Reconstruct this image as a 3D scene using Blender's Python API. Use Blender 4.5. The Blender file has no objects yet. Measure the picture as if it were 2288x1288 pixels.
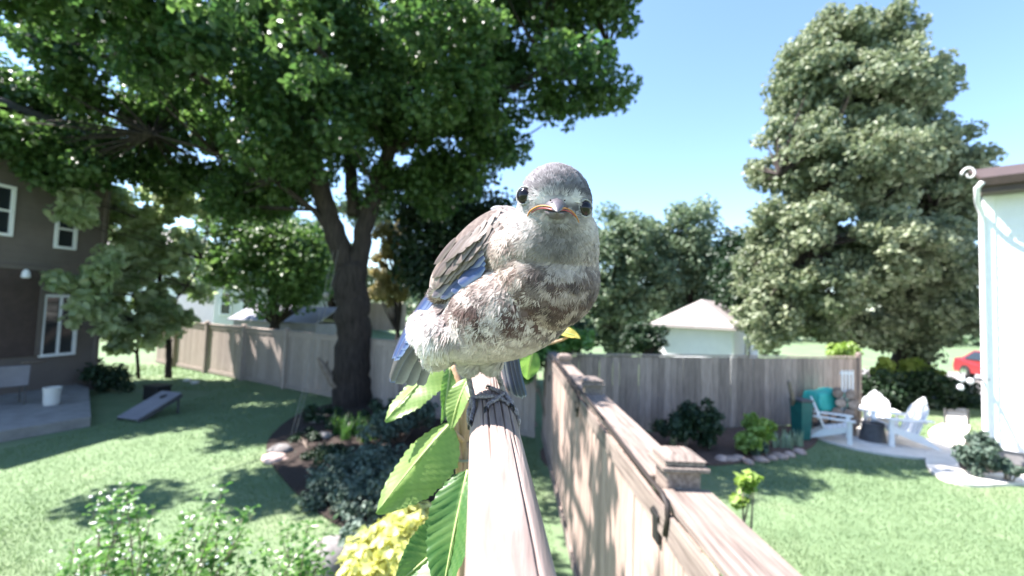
import bpy, bmesh, math, random
import numpy as np
from mathutils import Vector, Matrix, noise
from mathutils.bvhtree import BVHTree

random.seed(7)
rng = np.random.default_rng(11)
sc = bpy.context.scene
COL = sc.collection

# ------------------------------------------------------------------ camera
CAM_H = 2.70
FPX = 960.0                      # focal length in pixels of the 2288 px wide photograph
PITCH = math.atan(46 / FPX)
ROLL = math.radians(2.0)
C0 = Vector((0, 0, CAM_H))
FWD = Vector((0, math.cos(PITCH), math.sin(PITCH)))
_R0 = Vector((1, 0, 0)); _U0 = Vector((0, -math.sin(PITCH), math.cos(PITCH)))
UPV = math.cos(ROLL) * _U0 - math.sin(ROLL) * _R0
RGT = math.cos(ROLL) * _R0 + math.sin(ROLL) * _U0
cam_d = bpy.data.cameras.new("camera")
cam = bpy.data.objects.new("camera", cam_d); COL.objects.link(cam)
cam.matrix_world = Matrix(((RGT.x, UPV.x, -FWD.x, C0.x), (RGT.y, UPV.y, -FWD.y, C0.y), (RGT.z, UPV.z, -FWD.z, C0.z), (0, 0, 0, 1)))
cam_d.sensor_width = 36; cam_d.lens = 36 * FPX / 2288
cam_d.clip_start = 0.005; cam_d.clip_end = 2000
cam_d.dof.use_dof = True; cam_d.dof.focus_distance = 0.15; cam_d.dof.aperture_fstop = 13.0
sc.camera = cam

# ------------------------------------------------------------------ sky, sun, exposure
SUN_AZ = Vector((-0.993, 0.12)).normalized()
SUN_EL = math.radians(56)
SUN_DIR = Vector((SUN_AZ.x * math.cos(SUN_EL), SUN_AZ.y * math.cos(SUN_EL), math.sin(SUN_EL)))
world = bpy.data.worlds.new("World"); sc.world = world; world.use_nodes = True
wn = world.node_tree.nodes; wl = world.node_tree.links
sky = wn.new("ShaderNodeTexSky"); sky.sky_type = 'NISHITA'; sky.sun_disc = False
sky.sun_elevation = SUN_EL; sky.sun_rotation = math.atan2(SUN_AZ.x, SUN_AZ.y)
sky.air_density = 1.0; sky.dust_density = 0.25; sky.ozone_density = 3.5
wl.new(sky.outputs[0], wn["Background"].inputs[0]); wn["Background"].inputs[1].default_value = 0.10
sun_d = bpy.data.lights.new("sun", 'SUN'); sun_d.energy = 5.0; sun_d.angle = math.radians(0.53); sun_d.color = (1.0, 0.94, 0.91)
sun = bpy.data.objects.new("sun", sun_d); COL.objects.link(sun)
sun.rotation_euler = SUN_DIR.to_track_quat('Z', 'Y').to_euler(); sun.location = (-20, 10, 30)
sc.view_settings.view_transform = 'Standard'; sc.view_settings.look = 'None'
sc.view_settings.gamma = 1; sc.view_settings.exposure = 2.05
sc.view_settings.use_curve_mapping = False
sc.cycles.max_bounces = 6; sc.cycles.transparent_max_bounces = 6
sc.cycles.use_denoising = True

# ------------------------------------------------------------------ measuring helpers (surveying the photograph)
def ray(x, y): return FWD + RGT * ((x - 1144) / FPX) + UPV * ((644 - y) / FPX)
def P(x, y, d): return C0 + ray(x, y) * d
def G(x, y, z=0.0):
    r = ray(x, y); return C0 + r * ((z - CAM_H) / r.z)
def on_plane(x, y, p0, n):
    r = ray(x, y); return C0 + r * ((p0 - C0).dot(n) / r.dot(n))

# ------------------------------------------------------------------ object helpers
def tag(o, label=None, cat=None, group=None, kind=None):
    if label: o["label"] = label
    if cat: o["category"] = cat
    if group: o["group"] = group
    if kind: o["kind"] = kind
    return o
def empty(name, loc, rz=0.0):
    o = bpy.data.objects.new(name, None); COL.objects.link(o)
    o.location = loc; o.rotation_euler = (0, 0, rz); o.empty_display_size = 0.1
    return o
def root_matrix(o):
    m = Matrix.LocRotScale(o.location, o.rotation_euler, o.scale)
    return m if o.parent is None else root_matrix(o.parent) @ o.matrix_parent_inverse @ m
def link(name, me, mt, parent=None, world_coords=False, loc=None, rot=None):
    o = bpy.data.objects.new(name, me); COL.objects.link(o)
    if mt is not None and len(me.materials) == 0: me.materials.append(mt)
    if parent is not None:
        o.parent = parent
        if world_coords: o.matrix_parent_inverse = root_matrix(parent).inverted()
    if loc is not None: o.location = loc
    if rot is not None: o.rotation_euler = rot
    return o
def np_mesh(name, v, f, smooth=False, attrs=None, cols=None):
    v = np.asarray(v, np.float32); f = np.asarray(f, np.int32)
    me = bpy.data.meshes.new(name)
    k = f.shape[1]
    me.vertices.add(len(v)); me.vertices.foreach_set("co", v.ravel())
    me.loops.add(f.size); me.loops.foreach_set("vertex_index", f.ravel())
    me.polygons.add(len(f)); me.polygons.foreach_set("loop_start", np.arange(0, f.size, k, dtype=np.int32))
    me.update(calc_edges=True)
    if smooth: me.polygons.foreach_set("use_smooth", np.ones(len(f), bool))
    for n_, a in (attrs or {}).items():
        at = me.attributes.new(n_, 'FLOAT', 'POINT'); at.data.foreach_set("value", np.asarray(a, np.float32))
    if cols is not None:
        c = np.ones((len(v), 4), np.float32); c[:, :3] = cols
        at = me.color_attributes.new("Col", 'FLOAT_COLOR', 'POINT'); at.data.foreach_set("color", c.ravel())
    return me

class MB:
    """collects shapes for one mesh"""
    def __init__(s): s.v = []; s.f = []
    def add(s, v, f):
        b = len(s.v); s.v += [tuple(p) for p in v]; s.f += [tuple(i + b for i in q) for q in f]; return s
    def box(s, lo, hi, m=None):
        x0, y0, z0 = lo; x1, y1, z1 = hi
        v = [Vector(p) for p in ((x0,y0,z0),(x1,y0,z0),(x1,y1,z0),(x0,y1,z0),(x0,y0,z1),(x1,y0,z1),(x1,y1,z1),(x0,y1,z1))]
        if m is not None: v = [m @ p for p in v]
        return s.add(v, [(0,3,2,1),(4,5,6,7),(0,1,5,4),(1,2,6,5),(2,3,7,6),(3,0,4,7)])
    def cbox(s, lo, hi, b=0.006, m=None):
        """box with chamfered vertical and horizontal edges"""
        bm = bmesh.new(); bmesh.ops.create_cube(bm, size=1)
        c = (Vector(lo) + Vector(hi)) / 2; d = Vector(hi) - Vector(lo)
        for q in bm.verts: q.co = Vector((q.co.x * d.x, q.co.y * d.y, q.co.z * d.z)) + c
        bmesh.ops.bevel(bm, geom=list(bm.edges), offset=min(b, min(d) * .35), segments=1, affect='EDGES')
        bm.verts.index_update()
        v = [q.co.copy() if m is None else m @ q.co for q in bm.verts]; f = [tuple(w.index for w in q.verts) for q in bm.faces]
        bm.free(); return s.add(v, f)
    def tube(s, pts, rad, n=8, cap=True, wob=0.0):
        pts = [Vector(p) for p in pts]
        if not hasattr(rad, '__len__'): rad = [rad] * len(pts)
        v = []; f = []; up = None
        for i, p in enumerate(pts):
            t = (pts[min(i+1, len(pts)-1)] - pts[max(i-1, 0)]).normalized()
            if up is None: up = Vector((0,0,1)) if abs(t.z) < .9 else Vector((1,0,0))
            a = t.cross(up).normalized(); b = a.cross(t).normalized(); up = b
            for k in range(n):
                an = 2*math.pi*k/n; r = rad[i] * (1 + wob * random.uniform(-1, 1))
                v.append(p + a*math.cos(an)*r + b*math.sin(an)*r)
        for i in range(len(pts)-1):
            for k in range(n):
                f.append((i*n+k, i*n+(k+1)%n, (i+1)*n+(k+1)%n, (i+1)*n+k))
        if cap: f.append(tuple(range(n))[::-1]); f.append(tuple(range((len(pts)-1)*n, len(pts)*n)))
        return s.add(v, f)
    def lathe(s, prof, n=16, c=(0,0,0), ax=None):
        v = []; f = []; c = Vector(c)
        for r, z in prof:
            for k in range(n):
                a = 2*math.pi*k/n; p = Vector((r*math.cos(a), r*math.sin(a), z))
                if ax is not None: p = ax @ p
                v.append(c + p)
        for i in range(len(prof)-1):
            for k in range(n): f.append((i*n+k, i*n+(k+1)%n, (i+1)*n+(k+1)%n, (i+1)*n+k))
        f.append(tuple(range(n))[::-1]); f.append(tuple(range((len(prof)-1)*n, len(prof)*n)))
        return s.add(v, f)
    def prism(s, poly, z0, z1):
        n = len(poly); v = [(p[0], p[1], z0) for p in poly] + [(p[0], p[1], z1) for p in poly]
        return s.add(v, [tuple(range(n))[::-1], tuple(range(n, 2*n))] + [(i, (i+1)%n, n+(i+1)%n, n+i) for i in range(n)])
    def mesh(s, name, smooth=False):
        me = bpy.data.meshes.new(name); me.from_pydata(s.v, [], s.f)
        bm = bmesh.new(); bm.from_mesh(me); bmesh.ops.recalc_face_normals(bm, faces=bm.faces); bm.to_mesh(me); bm.free()
        if smooth:
            me.polygons.foreach_set("use_smooth", np.ones(len(me.polygons), bool))
        me.update(); return me
    def build(s, name, mt, parent=None, world_coords=False, smooth=False, loc=None, rot=None):
        return link(name, s.mesh(name, smooth), mt, parent, world_coords, loc, rot)

# ------------------------------------------------------------------ materials
MATS = {}
def new_mat(name):
    m = bpy.data.materials.new(name); m.use_nodes = True
    nt = m.node_tree; b = nt.nodes["Principled BSDF"]; MATS[name] = m
    return m, nt, b
def plain(name, a, b=None, rough=0.7, scale=8.0, bump=0.15, stretch=(1,1,1), per_obj=0.25, detail=6, metal=0.0, bump_dist=0.01, spec=0.35):
    """two-tone noise colour, tint per object, fine relief"""
    m, nt, bs = new_mat(name); N = nt.nodes; L = nt.links
    b = b or tuple(c * 0.7 for c in a)
    tc = N.new("ShaderNodeTexCoord"); oi = N.new("ShaderNodeObjectInfo")
    add = N.new("ShaderNodeVectorMath"); add.operation = 'ADD'
    sc_ = N.new("ShaderNodeVectorMath"); sc_.operation = 'SCALE'; cmb = N.new("ShaderNodeCombineXYZ")
    for k in range(3): L.new(oi.outputs["Random"], cmb.inputs[k])
    L.new(cmb.outputs[0], sc_.inputs[0]); sc_.inputs["Scale"].default_value = 37.0
    L.new(tc.outputs["Object"], add.inputs[0]); L.new(sc_.outputs[0], add.inputs[1])
    mp = N.new("ShaderNodeMapping"); mp.inputs["Scale"].default_value = stretch; L.new(add.outputs[0], mp.inputs[0])
    nz = N.new("ShaderNodeTexNoise"); nz.inputs["Scale"].default_value = scale; nz.inputs["Detail"].default_value = detail; nz.inputs["Roughness"].default_value = 0.62
    L.new(mp.outputs[0], nz.inputs["Vector"])
    rp = N.new("ShaderNodeValToRGB"); rp.color_ramp.elements[0].position = 0.33; rp.color_ramp.elements[1].position = 0.68
    rp.color_ramp.elements[0].color = (*b, 1); rp.color_ramp.elements[1].color = (*a, 1); L.new(nz.outputs["Fac"], rp.inputs[0])
    hv = N.new("ShaderNodeHueSaturation"); mr = N.new("ShaderNodeMapRange")
    mr.inputs["To Min"].default_value = 1 - per_obj; mr.inputs["To Max"].default_value = 1 + per_obj
    L.new(oi.outputs["Random"], mr.inputs[0]); L.new(mr.outputs[0], hv.inputs["Value"]); L.new(rp.outputs[0], hv.inputs["Color"])
    L.new(hv.outputs[0], bs.inputs["Base Color"]); bs.inputs["Roughness"].default_value = rough; bs.inputs["Metallic"].default_value = metal
    bs.inputs["Specular IOR Level"].default_value = spec
    if bump:
        bp = N.new("ShaderNodeBump"); bp.inputs["Strength"].default_value = bump; bp.inputs["Distance"].default_value = bump_dist
        L.new(nz.outputs["Fac"], bp.inputs["Height"]); L.new(bp.outputs[0], bs.inputs["Normal"])
    return m
def leafy(name, a, b, rough=0.45, trans=0.35, tcol=None, spec=0.4):
    """leaf colour between a and b by the per-leaf value v, with light passing through"""
    m, nt, bs = new_mat(name); N = nt.nodes; L = nt.links
    at = N.new("ShaderNodeAttribute"); at.attribute_name = "v"
    mx = N.new("ShaderNodeMix"); mx.data_type = 'RGBA'; mx.inputs["A"].default_value = (*a, 1); mx.inputs["B"].default_value = (*b, 1)
    L.new(at.outputs["Fac"], mx.inputs["Factor"]); L.new(mx.outputs["Result"], bs.inputs["Base Color"])
    bs.inputs["Roughness"].default_value = rough; bs.inputs["Specular IOR Level"].default_value = spec
    tr = N.new("ShaderNodeBsdfTranslucent"); hs = N.new("ShaderNodeHueSaturation"); hs.inputs["Saturation"].default_value = 1.15; hs.inputs["Value"].default_value = 1.7
    L.new(mx.outputs["Result"], hs.inputs["Color"]); L.new(hs.outputs[0], tr.inputs["Color"])
    ms = N.new("ShaderNodeMixShader"); ms.inputs[0].default_value = trans
    L.new(bs.outputs[0], ms.inputs[1]); L.new(tr.outputs[0], ms.inputs[2]); L.new(ms.outputs[0], N["Material Output"].inputs[0])
    return m
def vcol(name, rough=0.75, spec=0.2, sheen=0.0, trans=0.0):
    m, nt, bs = new_mat(name); at = nt.nodes.new("ShaderNodeAttribute"); at.attribute_name = "Col"
    nz = nt.nodes.new("ShaderNodeTexNoise"); nz.inputs["Scale"].default_value = 900; nz.inputs["Detail"].default_value = 3
    mr = nt.nodes.new("ShaderNodeMapRange"); mr.inputs["To Min"].default_value = .82; mr.inputs["To Max"].default_value = 1.15
    hs = nt.nodes.new("ShaderNodeHueSaturation"); tc = nt.nodes.new("ShaderNodeTexCoord")
    nt.links.new(tc.outputs["Object"], nz.inputs["Vector"]); nt.links.new(nz.outputs["Fac"], mr.inputs[0]); nt.links.new(mr.outputs[0], hs.inputs["Value"])
    nt.links.new(at.outputs["Color"], hs.inputs["Color"]); nt.links.new(hs.outputs[0], bs.inputs["Base Color"])
    bs.inputs["Roughness"].default_value = rough; bs.inputs["Specular IOR Level"].default_value = spec
    bs.inputs["Sheen Weight"].default_value = sheen
    return m
def glass(name, col=(0.02, 0.025, 0.03)):
    m, nt, bs = new_mat(name); bs.inputs["Base Color"].default_value = (*col, 1); bs.inputs["Roughness"].default_value = 0.08
    bs.inputs["Specular IOR Level"].default_value = 0.6
    nz = nt.nodes.new("ShaderNodeTexNoise"); nz.inputs["Scale"].default_value = 1.5
    bp = nt.nodes.new("ShaderNodeBump"); bp.inputs["Strength"].default_value = 0.03; nt.links.new(nz.outputs["Fac"], bp.inputs["Height"]); nt.links.new(bp.outputs[0], bs.inputs["Normal"])
    return m

M_lawn = plain("lawn_green", (0.148, 0.212, 0.108), (0.108, 0.166, 0.080), rough=0.9, scale=2.2, bump=0.4, detail=10, per_obj=0, bump_dist=0.03)
# finer mottling, dry patches and clover on top of the lawn colour
nt = M_lawn.node_tree; N_ = nt.nodes; L_ = nt.links
n2 = N_.new("ShaderNodeTexNoise"); n2.inputs["Scale"].default_value = 0.45; n2.inputs["Detail"].default_value = 8
tc = N_.new("ShaderNodeTexCoord"); L_.new(tc.outputs["Object"], n2.inputs["Vector"])
rp2 = N_.new("ShaderNodeValToRGB"); rp2.color_ramp.elements[0].position = 0.52; rp2.color_ramp.elements[1].position = 0.72
rp2.color_ramp.elements[0].color = (0,0,0,1); rp2.color_ramp.elements[1].color = (1,1,1,1); L_.new(n2.outputs["Fac"], rp2.inputs[0])
mx_ = N_.new("ShaderNodeMix"); mx_.data_type = 'RGBA'; mx_.inputs["B"].default_value = (0.175, 0.215, 0.115, 1)
old = N_["Principled BSDF"].inputs["Base Color"].links[0].from_socket
L_.new(rp2.outputs[0], mx_.inputs["Factor"]); L_.new(old, mx_.inputs["A"]); L_.new(mx_.outputs["Result"], N_["Principled BSDF"].inputs["Base Color"])
M_blade = leafy("grass_blade", (0.120, 0.180, 0.085), (0.172, 0.240, 0.120), rough=0.6, trans=0.3)
M_mulch = plain("mulch_brown", (0.060, 0.042, 0.034), (0.020, 0.016, 0.013), rough=1, scale=35, bump=0.9, per_obj=0, bump_dist=0.03)
M_soil = plain("soil_brown", (0.16, 0.105, 0.085), (0.07, 0.045, 0.035), rough=1, scale=24, bump=0.8, per_obj=0, bump_dist=0.03)
M_conc = plain("pale_concrete", (0.72, 0.68, 0.62), (0.58, 0.54, 0.49), rough=0.9, scale=5, bump=0.12, per_obj=0)
M_patio = plain("grey_concrete", (0.30, 0.29, 0.28), (0.21, 0.20, 0.195), rough=0.9, scale=4, bump=0.12, per_obj=0)
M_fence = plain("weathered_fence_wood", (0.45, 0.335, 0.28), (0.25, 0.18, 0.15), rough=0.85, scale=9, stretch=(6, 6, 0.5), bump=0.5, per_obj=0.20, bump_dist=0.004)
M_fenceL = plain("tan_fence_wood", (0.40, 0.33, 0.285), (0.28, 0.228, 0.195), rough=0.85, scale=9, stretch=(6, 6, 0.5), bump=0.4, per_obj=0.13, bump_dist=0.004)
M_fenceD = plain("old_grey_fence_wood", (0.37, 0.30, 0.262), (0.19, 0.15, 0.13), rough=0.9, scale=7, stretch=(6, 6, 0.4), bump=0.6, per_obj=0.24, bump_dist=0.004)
M_rail = plain("weathered_rail_wood", (0.30, 0.245, 0.21), (0.11, 0.085, 0.072), rough=0.85, scale=7, stretch=(0.35, 7, 7), bump=0.6, per_obj=0.12, bump_dist=0.004)
M_perch = plain("grey_perch_wood", (0.34, 0.265, 0.235), (0.14, 0.103, 0.088), rough=0.75, scale=130, stretch=(1, 0.055, 1), bump=0.6, per_obj=0, bump_dist=0.0012)
M_bark = plain("dark_bark", (0.058, 0.044, 0.038), (0.018, 0.014, 0.012), rough=0.95, scale=6, stretch=(3, 3, 0.45), bump=1.0, per_obj=0.1, bump_dist=0.06)
M_barkp = plain("pale_bark", (0.30, 0.24, 0.19), (0.14, 0.105, 0.08), rough=0.95, scale=9, stretch=(3, 3, 0.6), bump=0.8, per_obj=0.1, bump_dist=0.02)
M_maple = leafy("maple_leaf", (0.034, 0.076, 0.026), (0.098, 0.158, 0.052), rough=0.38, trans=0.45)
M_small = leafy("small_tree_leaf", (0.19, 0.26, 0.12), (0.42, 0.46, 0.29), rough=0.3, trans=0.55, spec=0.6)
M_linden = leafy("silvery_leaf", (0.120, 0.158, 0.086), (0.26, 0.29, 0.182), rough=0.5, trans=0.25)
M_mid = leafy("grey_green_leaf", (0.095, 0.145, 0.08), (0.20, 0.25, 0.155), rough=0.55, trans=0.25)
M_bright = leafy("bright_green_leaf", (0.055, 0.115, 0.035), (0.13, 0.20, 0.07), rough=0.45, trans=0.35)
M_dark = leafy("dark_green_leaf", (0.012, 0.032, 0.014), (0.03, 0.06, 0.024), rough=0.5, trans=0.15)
M_olive = leafy("olive_leaf", (0.16, 0.14, 0.055), (0.30, 0.26, 0.12), rough=0.6, trans=0.2)
M_shrub = leafy("shrub_leaf", (0.05, 0.13, 0.03), (0.15, 0.27, 0.075), rough=0.35, trans=0.4, spec=0.55)
M_yellow = leafy("yellow_leaf", (0.42, 0.44, 0.13), (0.64, 0.62, 0.28), rough=0.5, trans=0.3)
M_cover = leafy("blue_green_groundcover", (0.05, 0.085, 0.06), (0.12, 0.165, 0.125), rough=0.6, trans=0.15)
M_hosta = leafy("lime_hosta_leaf", (0.16, 0.26, 0.05), (0.32, 0.42, 0.12), rough=0.4, trans=0.3)
M_iris = leafy("grey_iris_blade", (0.18, 0.26, 0.17), (0.34, 0.42, 0.30), rough=0.5, trans=0.2)
M_ygreen = leafy("yellow_green_leaf", (0.16, 0.24, 0.04), (0.32, 0.38, 0.10), rough=0.5, trans=0.35)
M_sap = leafy("sapling_leaf", (0.05, 0.13, 0.035), (0.22, 0.32, 0.10), rough=0.42, trans=0.42)
M_sapy = leafy("sapling_yellow_leaf", (0.45, 0.36, 0.06), (0.55, 0.48, 0.14), rough=0.5, trans=0.35)
M_stem = plain("tan_stem", (0.50, 0.33, 0.20), (0.28, 0.17, 0.10), rough=0.7, scale=400, stretch=(1,1,.08), bump=0.3, per_obj=0.1, bump_dist=0.0005)
M_speck = plain("white_speck", (0.85, 0.85, 0.82), (0.75, 0.75, 0.70), rough=0.5, scale=30, bump=0, per_obj=0)
M_white = plain("white_paint", (0.82, 0.82, 0.82), (0.76, 0.76, 0.76), rough=0.5, scale=6, bump=0.05, per_obj=0.03)
M_siding = plain("white_siding", (0.80, 0.80, 0.80), (0.74, 0.74, 0.745), rough=0.6, scale=3, bump=0.05, per_obj=0)
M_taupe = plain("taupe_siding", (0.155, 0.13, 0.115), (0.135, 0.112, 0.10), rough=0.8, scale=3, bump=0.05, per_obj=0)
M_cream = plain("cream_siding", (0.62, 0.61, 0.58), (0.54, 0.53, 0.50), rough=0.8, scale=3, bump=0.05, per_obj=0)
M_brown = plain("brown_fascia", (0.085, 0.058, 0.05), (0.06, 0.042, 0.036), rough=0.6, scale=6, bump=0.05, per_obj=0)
M_shingle = plain("grey_shingle", (0.40, 0.36, 0.34), (0.26, 0.235, 0.23), rough=0.95, scale=16, bump=0.4, per_obj=0)
M_shingleD = plain("slate_shingle", (0.12, 0.12, 0.15), (0.08, 0.08, 0.10), rough=0.9, scale=16, bump=0.4, per_obj=0)
M_shed = plain("lavender_grey_metal", (0.24, 0.235, 0.27), (0.19, 0.185, 0.21), rough=0.5, scale=2, bump=0.03, per_obj=0)
M_glass = glass("dark_window_glass")
M_black = plain("black_plastic", (0.022, 0.021, 0.021), (0.014, 0.014, 0.014), rough=0.55, scale=20, bump=0.1, per_obj=0)
M_cable = plain("black_rubber_cable", (0.035, 0.026, 0.022), (0.02, 0.016, 0.014), rough=0.6, scale=60, bump=0.1, per_obj=0)
M_dgrey = plain("dark_grey_metal", (0.10, 0.10, 0.105), (0.06, 0.06, 0.065), rough=0.6, scale=10, bump=0.15, per_obj=0)
M_teal = plain("teal_tarp", (0.06, 0.48, 0.40), (0.035, 0.36, 0.30), rough=0.4, scale=5, bump=0.3, per_obj=0)
M_binteal = plain("dark_teal_plastic", (0.012, 0.13, 0.115), (0.008, 0.095, 0.085), rough=0.5, scale=6, bump=0.05, per_obj=0)
M_log = plain("split_log", (0.52, 0.38, 0.30), (0.25, 0.16, 0.12), rough=0.9, scale=14, bump=0.5, per_obj=0.25)
M_stone = plain("grey_stone", (0.26, 0.245, 0.23), (0.13, 0.12, 0.115), rough=0.9, scale=7, bump=0.5, per_obj=0.25, bump_dist=0.02)
M_stonep = plain("pink_stone", (0.50, 0.38, 0.33), (0.30, 0.22, 0.19), rough=0.9, scale=9, bump=0.5, per_obj=0.25, bump_dist=0.02)
M_red = plain("red_car_paint", (0.26, 0.022, 0.03), (0.22, 0.018, 0.025), rough=0.25, scale=4, bump=0, per_obj=0, spec=0.6)
M_chrome = plain("chrome", (0.8, 0.8, 0.82), (0.7, 0.7, 0.72), rough=0.15, scale=4, bump=0, per_obj=0, metal=1.0)
M_lamp = plain("lamp_lens", (0.85, 0.85, 0.88), (0.8, 0.8, 0.82), rough=0.1, scale=4, bump=0, per_obj=0, spec=0.8)
M_rope = plain("pale_rope", (0.30, 0.28, 0.24), (0.2, 0.19, 0.16), rough=0.9, scale=60, bump=0.3, per_obj=0)
M_plum = vcol("bird_plumage", rough=0.8, spec=0.15, sheen=0.15)
M_feath = vcol("flight_feather", rough=0.55, spec=0.3)
M_beak = plain("grey_horn", (0.13, 0.115, 0.125), (0.075, 0.065, 0.075), rough=0.35, scale=500, bump=0.2, per_obj=0, bump_dist=0.0003, spec=0.5)
M_gape = plain("yellow_gape", (0.46, 0.22, 0.045), (0.34, 0.13, 0.035), rough=0.5, scale=700, bump=0.1, per_obj=0, bump_dist=0.0003)
M_mouth = plain("red_mouth", (0.32, 0.05, 0.05), (0.22, 0.03, 0.03), rough=0.4, scale=500, bump=0, per_obj=0)
M_eye = plain("black_eye", (0.006, 0.004, 0.005), (0.004, 0.003, 0.003), rough=0.06, scale=300, bump=0, per_obj=0, spec=0.35)
M_iris_b = plain("brown_iris", (0.035, 0.022, 0.024), (0.02, 0.013, 0.013), rough=0.12, scale=900, bump=0, per_obj=0, spec=0.3)
M_lid = plain("white_eye_ring", (0.48, 0.46, 0.45), (0.2, 0.19, 0.19), rough=0.8, scale=1500, bump=0.5, per_obj=0, bump_dist=0.0003)
M_leg = plain("scaly_leg", (0.34, 0.30, 0.31), (0.07, 0.055, 0.06), rough=0.5, scale=900, bump=0.9, per_obj=0, bump_dist=0.0006)
M_claw = plain("black_claw", (0.02, 0.017, 0.017), (0.012, 0.01, 0.01), rough=0.35, scale=300, bump=0, per_obj=0)

# ================================================================== THE SETTING
# ---- ground sheet with gentle unevenness near the camera
def ground_sheet():
    xs = np.concatenate([[-900, -300, -100, -50], np.arange(-30, 30.1, 1.0), [50, 100, 300, 900]])
    ys = np.concatenate([[-900, -200, -50], np.arange(-6, 40.1, 1.0), [60, 100, 300, 900]])
    v = []; f = []
    for y in ys:
        for x in xs:
            z = 0.0
            if abs(x) < 29 and -6 < y < 39: z = 0.02 * noise.noise(Vector((x * .35, y * .35, 2.0)))
            v.append((x, y, z))
    n = len(xs)
    for j in range(len(ys)-1):
        for i in range(n-1): f.append((j*n+i, j*n+i+1, (j+1)*n+i+1, (j+1)*n+i))
    return link("ground", np_mesh("ground", v, f, smooth=True), M_lawn)
tag(ground_sheet(), "mown green back lawn reaching across the whole garden", kind="structure")

def sheet(name, poly, z, mt, label, depth=0.06):
    o = MB().prism([(p[0], p[1]) for p in poly], z - depth, z).build(name, mt)
    return tag(o, label, kind="structure")
def smooth_poly(pts, n=6):
    """closed Catmull-Rom through the given points"""
    out = []; k = len(pts)
    for i in range(k):
        p0, p1, p2, p3 = (Vector(pts[(i+j-1) % k][:2]) for j in range(4))
        for s in range(n):
            t = s / n
            out.append(0.5*((2*p1) + (-p0+p2)*t + (2*p0-5*p1+4*p2-p3)*t*t + (-p0+3*p1-3*p2+p3)*t**3))
    return out
# mulch bed under the big tree and along the left fence, soil bed along the right fence
sheet("mulch_bed", smooth_poly([G(600,985), G(700,915), G(860,893), G(1000,895), G(1100,960), G(1010,1120), G(820,1200), G(640,1080)]), 0.035, M_mulch, "dark mulch bed under the big tree")
sheet("soil_bed", smooth_poly([(0.98, 8.9), (0.98, 7.2), G(1500,1030), G(1600,1042), G(1790,1012), G(1830,975), (7.6, 10.9), (4.5, 10.2)]), 0.035, M_soil, "brown soil border along the right back fence")
sheet("mulch_strip", smooth_poly([G(2140,1050), G(2145,1000), G(2160,975), G(2230,1000), G(2420,1030), G(2420,1062), G(2230,1062)]), 0.030, M_mulch, "mulched strip at the foot of the white house")
# round pale patio and the path that leaves it
pc = G(1957, 986)
sheet("round_patio", [(pc.x + 1.36*math.cos(a)*(1+.012*math.sin(5*a)), pc.y + 1.22*math.sin(a)) for a in [2*math.pi*k/56 for k in range(56)]], 0.045, M_conc, "round pale concrete seating circle in the lawn")
sheet("path", smooth_poly([G(2075,968), G(2110,950), G(2165,950), G(2158,985), G(2142,1030), G(2152,1056), G(2210,1064), G(2300,1060), G(2460,1070), G(2460,1105), G(2290,1087), G(2180,1090), G(2110,1076), G(2072,1048), G(2070,1018), G(2086,990)]), 0.049, M_conc, "pale curved path round the corner of the white house")
sheet("side_path", [G(2113,948), G(2163,948), G(2158,916), G(2118,916)], 0.047, M_conc, "far bright slab of path beyond the gap")
sheet("driveway", [(13.0, 15.2), (30, 15.2), (30, 24), (13.0, 24)], 0.028, M_patio, "grey driveway beyond the hedge")
# raised patio beside the left house
sheet("house_patio", [(-8.5, 8.9), (-9.1, 7.6), (-10.0, 5.4), (-12.85, 5.4), (-11.95, 12.0), (-11.2, 11.6)], 0.20, M_patio, "raised grey concrete patio beside the taupe house", depth=0.24)
# grassy bank behind the left fence
bk = MB(); nb = 12
for j in range(nb+1):
    for i in range(nb+1):
        u = i/nb; w = j/nb; bk.v.append((-13 + 9*u, 20 + 11*w, -0.05 + 1.35*math.sin(math.pi*u)**.6*math.sin(math.pi*min(1, w*1.0))**.6))
bk.f = [(j*(nb+1)+i, j*(nb+1)+i+1, (j+1)*(nb+1)+i+1, (j+1)*(nb+1)+i) for j in range(nb) for i in range(nb)]
tag(bk.build("grass_bank", M_lawn, smooth=True), "low grassy bank rising behind the left fence", kind="structure")

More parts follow.
